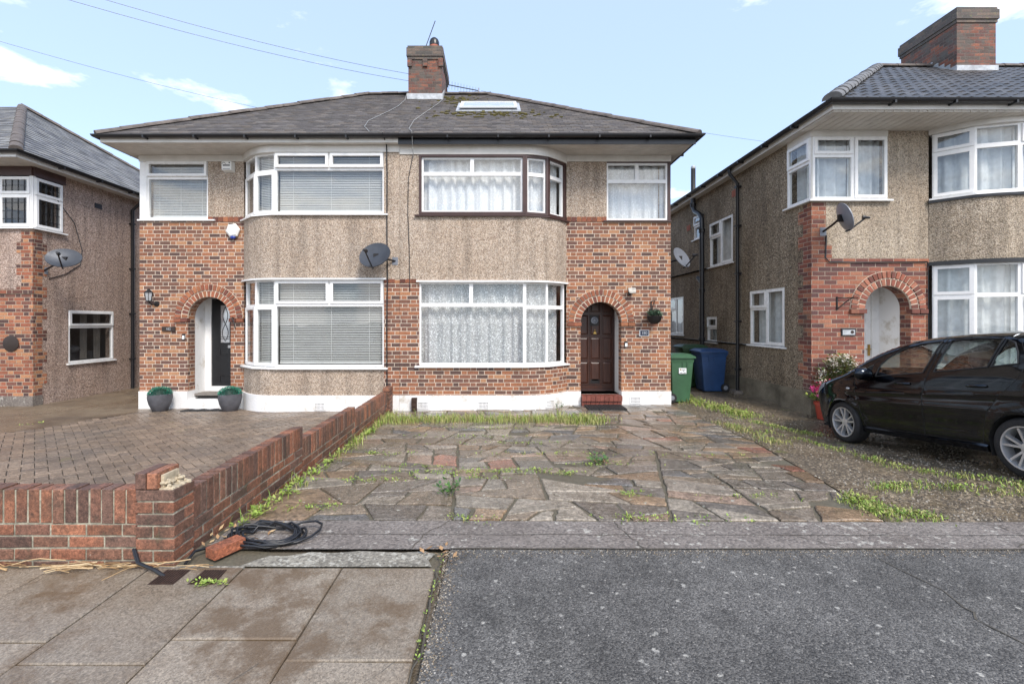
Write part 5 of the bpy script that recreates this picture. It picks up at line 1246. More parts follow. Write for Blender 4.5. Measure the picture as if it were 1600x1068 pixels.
def gravel():
    b = MB(); pal = [(.20, .165, .12), (.12, .10, .08), (.28, .245, .19), (.16, .125, .085), (.36, .33, .28), (.09, .08, .07)]
    n = 0
    while n < 9000:
        x = rnd.uniform(3.1, 8.0); y = 3.55+6.5*rnd.random()**1.5
        if not inpoly((x, y), DRV) or (x > 5.1 and y > 8.2): continue
        n += 1; r_ = rnd.uniform(.005, .013); z = g(x, y)-.004; b.cur = sc3(rnd.choice(pal), rnd.uniform(.8, 1.2)); a = rnd.uniform(0, 6.28)
        P = [(x+r_*rnd.uniform(.6, 1.2)*math.cos(a+k*1.57), y+r_*rnd.uniform(.6, 1.2)*math.sin(a+k*1.57), z-.003) for k in range(4)] + [(x+r_*.5*math.cos(a+k*1.57+.3), y+r_*.5*math.sin(a+k*1.57+.3), z+r_*.42) for k in range(4)]
        b.faces(P, [(0, 1, 5, 4), (1, 2, 6, 5), (2, 3, 7, 6), (3, 0, 4, 7), (4, 5, 6, 7)])
    for k in range(2600):      # loose grit along the edges of the road
        x, y = (rnd.uniform(-.34, 6), 3.06-abs(rnd.gauss(0, .05))) if k % 3 else (-.33+abs(rnd.gauss(0, .05)), rnd.uniform(1.7, 3.05))
        r_ = rnd.uniform(.0025, .007); b.cur = sc3(rnd.choice(pal), rnd.uniform(.8, 1.3)); a = rnd.uniform(0, 6.28); z = .001
        P = [(x+r_*math.cos(a+q*2.09), y+r_*math.sin(a+q*2.09), z) for q in range(3)]+[(x, y, z+r_*.7)]
        b.faces(P, [(0, 1, 3), (1, 2, 3), (2, 0, 3)])
    tag(b.build('gravel', 'straw', fix=False), 'small stones bedded in the shared drive and loose along the kerb', 'gravel', kind='stuff')
gravel()

# ================================================================== the parked car
def car():
    root = thing('parked_car', 'black five-door hatchback parked on the drive at the right', 'car', (0, 0, 0)); KS = .913; SM = 2.132; SF, SR, RW = .88, 3.384, .316
    T0_ = [(.03, .36), (.0, .50), (.02, .66), (.08, .80), (.22, .895), (.45, .96), (.72, 1.025), (.95, 1.10), (1.15, 1.215), (1.40, 1.345), (1.70, 1.455), (2.05, 1.525), (2.45, 1.55), (2.9, 1.545), (3.3, 1.51), (3.65, 1.435), (3.86, 1.33), (3.97, 1.16), (4.03, .97), (4.09, .77), (4.10, .5), (4.05, .33)]
    T = []
    for i in range(len(T0_)-1):
        p0, p1, p2, p3 = (Vector(T0_[max(0, min(len(T0_)-1, k))]) for k in (i-1, i, i+1, i+2))
        for q in range(6):
            t = q/6; T.append(.5*((2*p1)+(p2-p0)*t+(2*p0-5*p1+4*p2-p3)*t*t+(3*p1-p0-3*p2+p3)*t**3))
    T.append(Vector(T0_[-1]))
    BZ = [(.2, .79), (.35, .835), (.55, .868), (.75, .878), (.95, .866), (1.06, .838), (1.25, .772), (1.40, .70), (1.56, .61)]
    def lin(tb, z):
        if z <= tb[0][0]: return tb[0][1]
        for (a, b_), (c, d) in zip(tb, tb[1:]):
            if z <= c: return b_+(d-b_)*(z-a)/(c-a)
        return tb[-1][1]
    def dist(p):
        best = 9
        for a, c in zip(T, T[1:]):
            ab = c-a; t = max(0, min(1, (p-a).dot(ab)/ab.length_squared)); best = min(best, (a+ab*t-p).length)
        return best
    sm = lambda t: max(0, min(1, t))**2*(3-2*max(0, min(1, t)))
    def Wd(s, z, d=None):
        zb = z-.45*((s-1.5)*.08) if z > .9 else z
        w_ = sum(lin(BZ, zb+k) for k in (-.06, -.03, 0, .03, .06))/5
        if s < 1.0: w_ *= 1-.30*((1.0-s)/1.0)**2.6
        if s > 3.2: w_ *= 1-.15*((s-3.2)/.9)**2.2
        if 1.0 < s < 3.6: w_ += .020*math.exp(-((z-.82-.03*(s-2))/.026)**2) - .018*math.exp(-((z-.47)/.10)**2) + .012*math.exp(-((z-.68)/.024)**2)
        for c in (SF, SR):
            r = math.hypot(s-c, z-.31); w_ += .020*sm((.47-r)/.10)
        if d is None: d = dist(Vector((s, z)))
        r = .075
        if d < r: w_ -= r*(1-math.sqrt(max(0, 1-(1-d/r)**2)))
        return w_
    Pt = lambda s, z, x: Vector((x, SM-s, z))
    bot = [(4.0, .27), (3.75, .235), (.45, .215), (.16, .25)]
    out = [p for p in T] + [Vector(p) for p in bot]
    circ = lambda c, r: [Vector((c+r*math.cos(a), .31+r*math.sin(a))) for a in [2*math.pi*k/40 for k in range(40)]]
    RA = .352
    FWN = [(1.55, 1.035), (1.60, 1.20), (1.72, 1.315), (1.90, 1.41), (2.15, 1.468), (2.43, 1.488), (2.37, 1.28), (2.30, 1.09)]
    QWN = [(1.20, 1.055), (1.44, 1.04), (1.475, 1.205), (1.36, 1.16)]
    RWN = [(2.44, 1.10), (2.50, 1.30), (2.555, 1.49), (2.85, 1.494), (3.16, 1.472), (3.12, 1.32), (3.075, 1.155)]
    RQN = [(3.11, 1.16), (3.155, 1.33), (3.195, 1.464), (3.29, 1.42), (3.345, 1.32), (3.375, 1.19)]
    FD = [(1.30, .30), (1.24, .50), (1.20, .80), (1.17, 1.03), (1.44, 1.03), (1.485, 1.225), (1.66, 1.335), (1.85, 1.43), (2.08, 1.492), (2.49, 1.518), (2.42, 1.27), (2.355, 1.05), (2.29, .8), (2.22, .30)]
    RD = [(2.23, .30), (2.30, .8), (2.365, 1.05), (2.43, 1.27), (2.50, 1.518), (2.8, 1.522), (3.18, 1.497), (3.34, 1.445), (3.46, 1.20), (3.38, 1.02), (3.22, .86), (3.06, .66), (2.975, .45), (2.95, .30)]
    regs = [('QW', QWN), ('FW', FWN), ('RW', RWN), ('RQ', RQN), ('FD', FD), ('RD', RD)]
    polys = [[Vector(p) for p in q] for q in ([tuple(p) for p in out], *[r_[1] for r_ in regs])] + [circ(SF, RA), circ(SR, RA)]
    P = []; E = []
    for q in polys:
        q = dens(q, .06); n0 = len(P); P += q; E += [(n0+i, n0+(i+1) % len(q)) for i in range(len(q))]
    s = .03
    while s < 4.1:
        z = .22
        while z < 1.56:
            v = Vector((s, z))
            if inpoly(v, out): P.append(v)
            z += .0275
        s += .05
    vs, _, tr, *_r = delaunay_2d_cdt(P, E, [], 0, 1e-4)
    x3 = [Wd(v.x, v.y) for v in vs]
    bins = {k: [] for k in ('body', 'QW', 'FW', 'RW', 'RQ', 'FD', 'RD')}
    for t in tr:
        c = sum((vs[k] for k in t), Vector((0, 0)))/3
        if not inpoly(c, out) or min(math.hypot(c.x-SF, c.y-.31), math.hypot(c.x-SR, c.y-.31)) < RA-.003: continue
        for k, q in regs:
            if inpoly(c, q): bins[k].append(t); break
        else: bins['body'].append(t)
    def side_mesh(mb, key, sg, sh=0):
        for t in bins[key]: mb.face([Pt(vs[k].x, vs[k].y, sg*(x3[k]-sh)) for k in t])
    b = MB(); glassb = {'windscreen': MB(), 'rear_window': MB()}
    for sg in (-1, 1): side_mesh(b, 'body', sg)
    # skin from nose over bonnet, roof and tail
    N = 16
    rows = []
    for i, p in enumerate(T):
        t = (T[min(i+1, len(T)-1)]-T[max(i-1, 0)]).normalized(); n = Vector((-t.y, t.x)); n = n if n.dot(p-Vector((2.1, .7))) > 0 else -n
        we = Wd(p.x, p.y, 0); cr = .05 if p.y < 1.0 or p.x > 3.6 else .04
        if p.x < .25 and p.y < .85: cr = .10
        rows.append([Pt(p.x+n.x*cr*(1-(k/N*2-1)**2), p.y+n.y*cr*(1-(k/N*2-1)**2), we*(k/N*2-1)) for k in range(N+1)])
    for i in range(len(rows)-1):
        m = (T[i]+T[i+1])/2
        for k in range(N):
            q = [rows[i][k], rows[i][k+1], rows[i+1][k+1], rows[i+1][k]]; inn = 1 <= k < N-1
            if 1.02 < m.x < 1.95 and m.y > 1.1 and inn: glassb['windscreen'].face(q)
            elif m.x > 3.7 and 1.05 < m.y < 1.38 and 2 <= k < N-2: glassb['rear_window'].face(q)
            else: b.face(q)
    body = b.build('body', 'paintcar', root, smooth=35)
    for k, mb in glassb.items(): mb.build(k, 'carglass', root, smooth=60)
    un = MB(); un.box((-.72, SM-3.9, .2), (.72, SM-.25, .24)); un.box((-.6, SM-3.9, .24), (.6, SM-.3, .50))
    for c in (SF, SR):
        for sg in (-1, 1):
            ring = [(c+(RA+.002)*math.cos(a), .31+(RA+.002)*math.sin(a)) for a in [math.pi*k/16-.35*(k == 0)+.35*(k == 16) for k in range(17)]]
            for (a0, z0), (a1, z1) in zip(ring, ring[1:]): un.face([Pt(a0, z0, sg*.86), Pt(a1, z1, sg*.86), Pt(a1, z1, sg*.55), Pt(a0, z0, sg*.55)])
            un.box((sg*.55-.01, SM-c-.37, .2), (sg*.55+.01, SM-c+.37, .68))
    un.build('underbody', 'cardark', root)
    for sg in (-1, 1):
        for key, wk, outl, hs in (('FD', ('QW', 'FW') if 0 else ('FW',), FD, 2.02), ('RD', ('RW', 'RQ'), RD, 2.98)):
            d = MB(); side_mesh(d, key, sg); do = d.build('door', 'paintcar', root, smooth=50)
            sl_ = MB(); pts = dens(outl, .05); pts.append(pts[0]); sl_.tube([Pt(q.x, q.y, sg*(Wd(q.x, q.y)-.001)) for q in pts], .0035, 5); sl_.build('door_seal', 'cardark', do)
            hb = MB(); zh = .90 if hs < 2 else .945; xs_ = [sg*(Wd(hs+u, zh)+o) for u, o in ((-.10, .0), (-.085, .022), (0, .032), (.085, .022), (.10, .0))]
            hb.tube([Pt(hs+u, zh, x) for u, x in zip((-.10, -.085, 0, .085, .10), xs_)], .018, 8); hb.build('handle', 'paintcar', do, smooth=60)
            for wq in wk:
                gb = MB(); side_mesh(gb, wq, sg, .006); gb.build('pane', 'carglass', do, smooth=60)
                tb = MB(); pts = dens(dict(regs)[wq], .05); pts.append(pts[0]); tb.tube([Pt(q.x, q.y, sg*(Wd(q.x, q.y)+.001)) for q in pts], .009, 6); tb.build('window_trim', 'rubber', do, smooth=60)
        gb = MB(); side_mesh(gb, 'QW', sg, .006); gb.build('quarter_window', 'cardark', root, smooth=60)
        m = MB(); c = Pt(1.50, 1.075, sg*(Wd(1.3, 1.0)+.135)); rings = []
        for k in range(9):
            t = k/8*2-1; r_ = (1-abs(t)**2.6)**.5 if abs(t) < 1 else .02
            r_ = max(r_, .05); rings.append([c + Vector((sg*.14*t, -.095*r_*math.cos(a)*(1 if math.cos(a) > 0 else .55) - .01*t, .095*r_*math.sin(a)+.006*t)) for a in [2*math.pi*j/14 for j in range(14)]])
        m.loft(rings); mo = m.build('mirror', 'paintcar', root, smooth=70)
        st = MB(); st.tube([Pt(1.33, 1.0, sg*(Wd(1.3, 1.0)-.02)), Pt(1.48, 1.03, sg*(Wd(1.3, 1.0)+.09))], .03, 8); st.build('mirror_arm', 'paintcar', mo, smooth=60)
        l_ = MB(); pts = [(.055, .66), (.10, .80), (.24, .885), (.50, .93), (.46, .86), (.22, .75)]
        vs2, tr2 = fill(pts, .04); l_.faces([Pt(v.x, v.y, sg*(Wd(v.x, v.y)+.006)) for v in vs2], [tuple(t) for t in tr2]); l_.build('headlight', 'lamp', root, smooth=60)
        r_ = MB(); r_.ball(Pt(1.045, .845, sg*(Wd(1.045, .845)+.002)), .03, 10, (.35, 1.3, .6)); r_.build('side_repeater', 'lamp', root, smooth=80)
        tl = MB(); pts = [(3.74, .86), (3.80, 1.10), (3.98, 1.12), (4.06, .86)]; vs2, tr2 = fill(pts, .05); tl.faces([Pt(v.x, v.y, sg*(Wd(v.x, v.y)+.006)) for v in vs2], [tuple(t) for t in tr2]); tl.build('tail_light', 'redpot', root, smooth=60)
        sk = MB(); sk.loft([[Pt(s_, .30, sg*(Wd(s_, .3)-.01)), Pt(s_, .275, sg*(Wd(s_, .28)+.018)), Pt(s_, .215, sg*(Wd(s_, .22)+.012)), Pt(s_, .215, sg*(Wd(s_, .22)-.06))] for s_ in (1.26, 1.6, 2., 2.4, 2.8, 3.0)]); sk.build('sill', 'paintcar', root, smooth=50)
    fc = MB(); q = [Pt(3.70, .90, -1*(Wd(3.70, .90)+.002))]; fc.lathe(q[0], [(.0, 0), (.075, 0), (.08, .003), (.072, .004), (.0, .005)], 20, V(-1, 0, 0)); fc.build('fuel_flap', 'paintcar', root, smooth=40)
    # wheels
    def wheel(c, sg):
        w_ = bpy.data.objects.new('wheel', None); COL.objects.link(w_); w_.parent = root; ctr = Pt(c, .316, sg*.865); ax = V(sg, 0, 0)
        t = MB(); t.lathe(ctr, [(.225, -.20), (.30, -.20), (.316, -.17), (.317, -.04), (.306, -.012), (.275, .004), (.235, .002), (.226, -.012)], 44, ax); t.build('tyre', 'rubber', w_, smooth=50)
        r = MB(); r.lathe(ctr, [(.225, -.012), (.228, .004), (.214, .002), (.206, -.03), (.200, -.13), (.19, -.14)], 44, ax)
        r.lathe(ctr, [(.0, -.02), (.030, -.018), (.055, -.022), (.06, -.05), (.06, -.12), (.0, -.12)], 24, ax)
        for k in range(5):
            for dl in (-.17, .17):
                a0 = 2*math.pi*k/5+.3; a1 = a0+dl*1.35; P_ = lambda rr, aa, h: ctr + V(sg*h, rr*math.cos(aa), rr*math.sin(aa))
                wi, wo_ = .32, .09
                ai, ao = a0+dl*.9, a1
                r.hexa([P_(.045, ai-wi, -.07), P_(.045, ai+wi, -.07), P_(.208, ao+wo_*.9, -.06), P_(.208, ao-wo_*.9, -.06), P_(.045, ai-wi*.8, -.022), P_(.045, ai+wi*.8, -.022), P_(.208, ao+wo_*.62, -.010), P_(.208, ao-wo_*.62, -.010)])
        r.build('rim', 'alloy', w_, smooth=30)
        d_ = MB(); d_.lathe(ctr, [(.0, -.10), (.195, -.10), (.195, -.13), (.0, -.13)], 30, ax); d_.build('brake_disc', 'cardark', w_)
    for c in (SF, SR):
        for sg in (-1, 1): wheel(c, sg)
    # inside
    for sg in (-1, 1):
        se = MB(); rings = []
        for h, y, wx, d_ in ((.45, 2.35, .25, .08), (.8, 2.45, .26, .07), (1.08, 2.53, .20, .05), (1.12, 2.54, .16, .03)): rings.append([Pt(y+d_*math.sin(a), h, sg*.36+wx*math.cos(a)) for a in [2*math.pi*k/16 for k in range(16)]])
        se.loft(rings); se.ball(Pt(2.58, 1.245, sg*.36), .155, 12, (1.0, .48, .82)); se.box((sg*.36-.24, SM-2.4, .42), (sg*.36+.24, SM-1.9, .56)); se.build('seat', 'seat', root, smooth=60)
    se = MB(); rings = []
    for h, y, d_ in ((.5, 3.3, .1), (.85, 3.4, .09), (1.08, 3.48, .05)): rings.append([Pt(y+d_*math.sin(a), h, .60*math.cos(a)) for a in [2*math.pi*k/20 for k in range(20)]])
    se.loft(rings)
    for x in (-.4, .4): se.ball(Pt(3.5, 1.15, x), .11, 10, (1.1, .5, .7))
    se.build('rear_bench', 'seat', root, smooth=60)
    da = MB(); da.box((-.68, SM-1.5, .6), (.68, SM-1.12, .98)); da.box((-.66, SM-3.9, .50), (.66, SM-1.1, .53)); da.build('dashboard', 'cardark', root)
    sw = MB(); sw.tube([Pt(1.62+.07*math.sin(a), 1.0+.17*math.sin(a), .36+.18*math.cos(a)) for a in [2*math.pi*k/20 for k in range(21)]], .014, 8); sw.build('steering_wheel', 'cardark', root, smooth=60)
    yf, yr = 6.6, 6.6-(SR-SF)*KS; zf, zr_ = g(5, yf)+.002, .030; xc = 4.98+.875*KS
    sp = math.atan2(zf-zr_, yf-yr); root.scale = (KS,)*3; root.rotation_euler = (sp, 0, 0); root.location = (xc, (yf+yr)/2, (zf+zr_)/2)
car()

# ================================================================== things about the houses
def dish(label, c, aim, R_, wall, m='dish', asp=.84, roll=0, arm_down=-.05):
    """offset satellite dish: c = centre of the bowl, aim = where it looks, wall = bracket foot"""
    c = Vector(c); aim = Vector(aim).normalized(); right = aim.cross(V(0, 0, 1)).normalized(); up = right.cross(aim).normalized()
    root = thing('satellite_dish', label, 'satellite dish', wall, 'satellite dishes on the houses'); b = MB(); rings = []
    K = lambda r, a, d: c + right*(r*math.cos(a)) + up*(r*asp*math.sin(a)) + aim*d
    pr = [(k/7*R_, .16*R_*(k/7)**2-.16*R_) for k in range(1, 8)]
    front = [[K(r, 2*math.pi*j/32, d) for j in range(32)] for r, d in pr]
    back = [[K(r+.004, 2*math.pi*j/32, d-.012) for j in range(32)] for r, d in pr[::-1]]
    b.loft(front+back); o = b.build('bowl', m, root, smooth=40)
    lo = K(R_*.95, -math.pi/2, -.02); hd = c + aim*R_*1.05 - up*R_*asp*(.55 + arm_down)
    a = MB(); a.tube([lo - aim*.06, lo, hd], .014, 8); a.build('arm', 'black', root, smooth=40)
    l_ = MB(); bk = (c-hd).normalized(); l_.lathe(hd, [(.0, -.05), (.022, -.05), (.024, .0), (.036, .03), (.036, .055), (.0, .06)], 12, bk); l_.build('receiver', 'black', root, smooth=40)
    w_ = Vector(wall); k = MB(); bc = c - aim*.16*R_*1.1; mid = Vector((bc.x, bc.y, w_.z)); k.tube([w_, w_+(bc-w_)*.5, bc-aim*.05, bc], .019, 8); k.obox(bc-aim*.02, (.10, .05, .12)); k.build('bracket', 'iron', root)
    d = (bc-w_); d.z = 0; d.normalize(); p = MB(); p.obox(w_, (.11, .016, .15), Matrix.Rotation(math.atan2(d.y, d.x)-math.pi/2, 3, 'Z') if abs(d.x) > .9 else None); p.build('mounting_plate', 'dish_pale', root)
    return root
dish('dark grey satellite dish beside the corner of the left-edge house', (-9.12, 9.72, 2.86), (.42, -.80, .50), .30, (-9.80, 10.0, 2.62), asp=.78)
dish('dark grey satellite dish between the two bays of the semi-detached pair', (-2.30, 8.72, 2.78), (-.22, -.88, .45), .315, (-1.98, YB, 2.70), asp=.86)
dish('pale grey satellite dish peeping out from behind the right corner of the brick wall', (4.10, 10.15, 2.93), (.55, -.72, .42), .27, (3.64, 10.1, 2.75), 'dish_pale', asp=.9)
dish('pale grey satellite dish on the quoin of the right house seen from its side', (5.93, 7.82, 3.29), (.93, -.28, .33), .26, (5.85, YRt-.006, 3.12), 'dish_pale', asp=.95)

def wheelie_bin(label, x0, y0, w_, d_, H, mat, lidmat, hinge, group, sticker=False, tilt=0):
    """bin whose back (hinge, handle, wheels) points along hinge = +1 or -1 in x"""
    z0 = g(x0, y0); root = thing('wheelie_bin', label, 'wheelie bin', (x0, y0, z0), group); b = MB(); hx = hinge
    X = lambda t: x0 + hx*(t-.5)*w_      # t: 0 front .. 1 back
    def ring(t0, t1, dd, z): return [(X(t0), y0-dd, z), (X(t1), y0-dd, z), (X(t1), y0+dd, z), (X(t0), y0+dd, z)]
    def rr(t0, t1, dd, z, c=.03):
        o = []; P = ring(t0, t1, dd, z)
        for i, p in enumerate(P):
            a, n = Vector(P[i-1]), Vector(P[(i+1) % 4]); p = Vector(p); o += [p+(a-p).normalized()*c, p+((a-p).normalized()+(n-p).normalized())*c*.29, p+(n-p).normalized()*c]
        return o
    zt = z0+H*.91
    b.loft([rr(.16, .88, d_*.40, z0+.02), rr(.14, .90, d_*.41, z0+.10), rr(.03, .97, d_*.48, zt-.10), rr(.03, .97, d_*.48, zt-.099), rr(.0, 1., d_*.5, zt-.06), rr(.0, 1., d_*.5, zt)])
    for t in (.3, .5): b.box((X(t)-.008, y0-d_*.5-.004, zt-.20), (X(t)+.008, y0-d_*.46, zt-.06))
    b.build('body', mat, root, smooth=35)
    l_ = MB(); l_.loft([rr(-.06, 1.02, d_*.55, zt+.003), rr(-.06, 1.02, d_*.55, zt+.035), rr(-.02, .98, d_*.50, zt+.05), rr(.08, .9, d_*.38, zt+.085), rr(.3, .7, d_*.15, zt+.095)])
    l_.build('lid', lidmat, root, smooth=35)
    h = MB(); h.tube([(X(.99), y0-d_*.36, zt+.0), (X(1.07), y0-d_*.36, zt-.03), (X(1.07), y0+d_*.36, zt-.03), (X(.99), y0+d_*.36, zt)], .014, 8); h.build('handle', lidmat, root, smooth=40)
    for sg in (-1, 1):
        w2 = MB(); c = V(X(.93), y0+sg*d_*.44, z0+.10); w2.lathe(c, [(.0, -.025), (.06, -.025), (.095, -.022), (.10, -.012), (.10, .012), (.095, .022), (.06, .025), (.0, .02)], 22, V(0, sg, 0)); wo_ = w2.build('wheel', 'rubber', root, smooth=40)
        hb = MB(); hb.lathe(c+V(0, sg*.024, 0), [(.0, 0), (.05, 0), (.045, .006), (.0, .008)], 14, V(0, sg, 0)); hb.build('hub', 'dish_pale', wo_)
    if sticker:
        yb = y0-d_*.465-.004; s_ = MB(); s_.box((X(.66) if hx < 0 else X(.34), yb-.02, z0+H*.60), ((X(.66) if hx < 0 else X(.34))+.155, yb, z0+H*.60+.115)); so = s_.build('sticker', 'sticker', root); xa = (X(.66) if hx < 0 else X(.34))
        e = MB(); e.box((xa+.02, yb-.022, z0+H*.60+.07), (xa+.05, yb-.0205, z0+H*.60+.10)); e.build('emblem', 'brass', so)
        e = MB()
        for v, u0, u1 in ((.086, .06, .135), (.056, .08, .11), (.02, .02, .06), (.02, .075, .09), (.02, .10, .14)): e.box((xa+u0, yb-.022, z0+H*.60+v-.007), (xa+u1, yb-.0205, z0+H*.60+v+.006))
        e.build('print', 'ink', so)
    return root
BG = 'wheelie bins in the side passages'
wheelie_bin('green wheelie bin with white sticker against the brick corner', 3.94, 10.0, .50, .56, 1.03, 'bin_green', 'bin_green', -1, BG, True)
wheelie_bin('blue wheelie bin standing by the drainpipe', 5.06, 10.95, .62, .56, 1.0, 'bin_blue', 'bin_blue', 1, BG)
wheelie_bin('deep green wheelie bin half hidden behind the blue bin', 4.92, 11.65, .62, .56, 1.06, 'bin_olive', 'bin_olive', 1, BG)

def planter(label, x, y):
    z = g(x, y); root = thing('planter', label, 'plant pot', (x, y, z), 'grey planters by the black door'); b = MB(); b.lathe((x, y, z), [(.0, .0), (.115, .0), (.13, .01), (.19, .15), (.215, .26), (.212, .34), (.198, .352), (.186, .34), (.18, .30), (.0, .30)], 28); b.build('pot', 'planter', root, smooth=35)
    f = MB(); c = V(x, y, z+.35)
    for _ in range(1500):
        a, e = rnd.uniform(0, 6.28), math.asin(rnd.uniform(-.1, 1)); r_ = .205*rnd.uniform(.86, 1.04); n = V(math.cos(a)*math.cos(e), math.sin(a)*math.cos(e), math.sin(e)); p = c + V(n.x*r_, n.y*r_, n.z*r_*.66)
        s_ = n.cross(V(rnd.uniform(-1, 1), rnd.uniform(-1, 1), rnd.uniform(-1, 1))).normalized(); t = (n+s_*rnd.uniform(-.8, .8)).normalized(); L = rnd.uniform(.012, .024); f.cur = sc3(rnd.choice([(.012, .16, .105), (.022, .23, .15), (.04, .32, .21), (.008, .09, .06)]), rnd.uniform(.7, 1.3))
        f.face([p-s_*L*.35, p+s_*L*.35, p+t*L])
    fb = MB(); fb.ball(c, .165, 14, (1, 1, .66)); fb.cur = (.005, .03, .02); 
    fo = f.build('artificial_shrub', 'leaf', root, fix=False); fb2 = MB(); fb2.cur = (.004, .03, .02); fb2.ball(c, .165, 14, (1, 1, .66)); fb2.build('core', 'leaf', fo)
planter('slate grey pot with clipped green shrub left of the black door', -6.78, 9.30)
planter('slate grey pot with clipped green shrub against the pebbledash bay', -5.32, 9.22)

def flowers():
    x, y = 5.98, 8.0; z = g(x, y); root = thing('flowering_shrub', 'white flowering shrub in front of the red brick quoin', 'shrub', (x, y, z)); s_ = MB(); f = MB(); p = MB()
    pot = MB(); pot.lathe((x, y, z), [(0, 0), (.15, 0), (.19, .30), (.20, .32), (.17, .32), (.16, .27), (0, .27)], 18); pot.build('pot', 'planter', root, smooth=35)
    for _ in range(46):
        a = rnd.uniform(0, 6.28); r_ = rnd.random()**.6; e = V(x+.42*r_*math.cos(a), y+.17*r_*math.sin(a), z+1.0-.45*r_*r_+rnd.uniform(-.1, .06)); b0 = V(x, y, z+.27)
        s_.cur = (.10, .08, .04); s_.tube([b0, (b0+e)/2+V(0, 0, .05), e], .005, 5)
        for t in (.45, .65, .85, 1.): leafy(f, b0+(e-b0)*t+V(0, 0, .05*math.sin(3*t)), .09, 14, [(.10, .17, .03), (.16, .22, .05), (.07, .12, .03), (.24, .24, .07)], .055, .9)
        for _k in range(12): leafy(p, e+V(rnd.gauss(0, .05), rnd.gauss(0, .04), rnd.gauss(.02, .04)), .025, 4, [(.80, .76, .66), (.70, .62, .50), (.82, .80, .75)], .034, .9)
    f.build('foliage', 'leaf', root, fix=False); s_.build('stem', 'leaf', root); p.build('blossom', 'petal', root, fix=False)
    x, y = 5.66, 7.95; z = g(x, y); root = thing('potted_flowers', 'pink geraniums in a red pot before the car bonnet', 'potted plant', (x, y, z)); b = MB(); b.lathe((x, y, z), [(0, 0), (.10, 0), (.135, .24), (.15, .24), (.15, .29), (.13, .29), (.12, .22), (0, .22)], 22); b.build('pot', 'redpot', root, smooth=35)
    f = MB(); p = MB()
    for _ in range(26): a = rnd.uniform(0, 6.28); r_ = rnd.random()**.5; leafy(f, (x-.08+.21*r_*math.cos(a), y+.15*r_*math.sin(a), z+.28+.14*rnd.random()), .08, 10, [(.09, .18, .03), (.16, .26, .04), (.25, .30, .05)], .055, .8)
    for dx_, dz_, c in ((-.10, .57, (.72, .02, .14)), (.02, .63, (.75, .03, .16)), (-.24, .52, (.70, .03, .28)), (-.16, .40, (.66, .10, .40)), (-.04, .44, (.7, .03, .2)), (-.13, .49, (.74, .03, .2)), (-.10, .33, (.68, .10, .45))):
        for _k in range(34): leafy(p, (x+dx_+rnd.gauss(0, .025), y-.10+rnd.gauss(0, .03), z+dz_+rnd.gauss(0, .02)), .015, 3, [c], .03, .8)
    f.build('foliage', 'leaf', root, fix=False); p.build('blossom', 'petal', root, fix=False)
    x, y, z = 3.23, YF-.20, 1.46; root = thing('hanging_basket', 'black hanging basket of grey-green plants on the brick wall', 'hanging basket', (x, y, z)); b = MB(); b.lathe((x, y, z), [(0, .0), (.07, .01), (.12, .06), (.15, .15), (.155, .17), (.14, .165), (.0, .13)], 20); b.build('basket', 'iron', root, smooth=40)
    f = MB()
    for _ in range(30): a = rnd.uniform(0, 6.28); r_ = .13*rnd.random()**.5; leafy(f, (x+r_*math.cos(a), y+r_*math.sin(a), z+.15+.05*rnd.random()), .05, 9, [(.10, .17, .11), (.16, .24, .17), (.06, .11, .07), (.22, .30, .22)], .075, 1.3)
    f.build('foliage', 'leaf', root, fix=False); c = MB()
    for a in (.5, 2.6, 4.7): c.tube([(x+.15*math.cos(a), y+.15*math.sin(a), z+.165), (x, y, z+.44)], .003, 5)
    c.build('chain', 'iron', root)
    def bracket(label, x, y, z, L, lowhook=True):
        r_ = thing('wall_bracket', label, 'bracket', (x, y, z)); m = MB(); m.box((x-.012, y-.012, z-.14), (x+.012, y, z+.14)); m.tube([(x, y-.012, z+.12), (x, y-L*.6, z+.135), (x, y-L, z+.12), (x, y-L-.02, z+.14)], .009, 6); m.tube([(x, y-.01, z-.12), (x, y-L*.5, z+.02), (x, y-L*.85, z+.12)], .008, 6); m.build('frame', 'iron', r_)
    bracket('black iron bracket carrying the hanging basket', 3.23, YF, 1.80, .21)
    r_ = thing('wall_bracket', 'empty black wall bracket left of the white door arch', 'bracket', (6.10, YRt, 1.93)); m = MB(); x, y, z = 6.10, YRt, 1.93
    m.box((x-.012, y-.014, z-.21), (x+.012, y, z+.03)); m.tube([(x, y-.014, z-.19), (x+.14, y-.10, z-.03), (x+.20, y-.14, z+.01)], .009, 6); m.tube([(x, y-.014, z+.01), (x+.10, y-.07, z+.0), (x+.2, y-.14, z+.01), (x+.25, y-.17, z-.0)], .008, 6); m.build('frame', 'iron', r_)
    r_ = thing('wall_hook', 'curved black hook by the arch of the black door', 'hook', (-5.38, YF, 1.5)); m = MB(); m.tube([(-5.44, YF-.0, 1.57), (-5.44, YF-.10, 1.60), (-5.40, YF-.16, 1.58), (-5.35, YF-.17, 1.46), (-5.34, YF-.165, 1.36)], .012, 8); m.build('bar', 'iron', r_)
flowers()

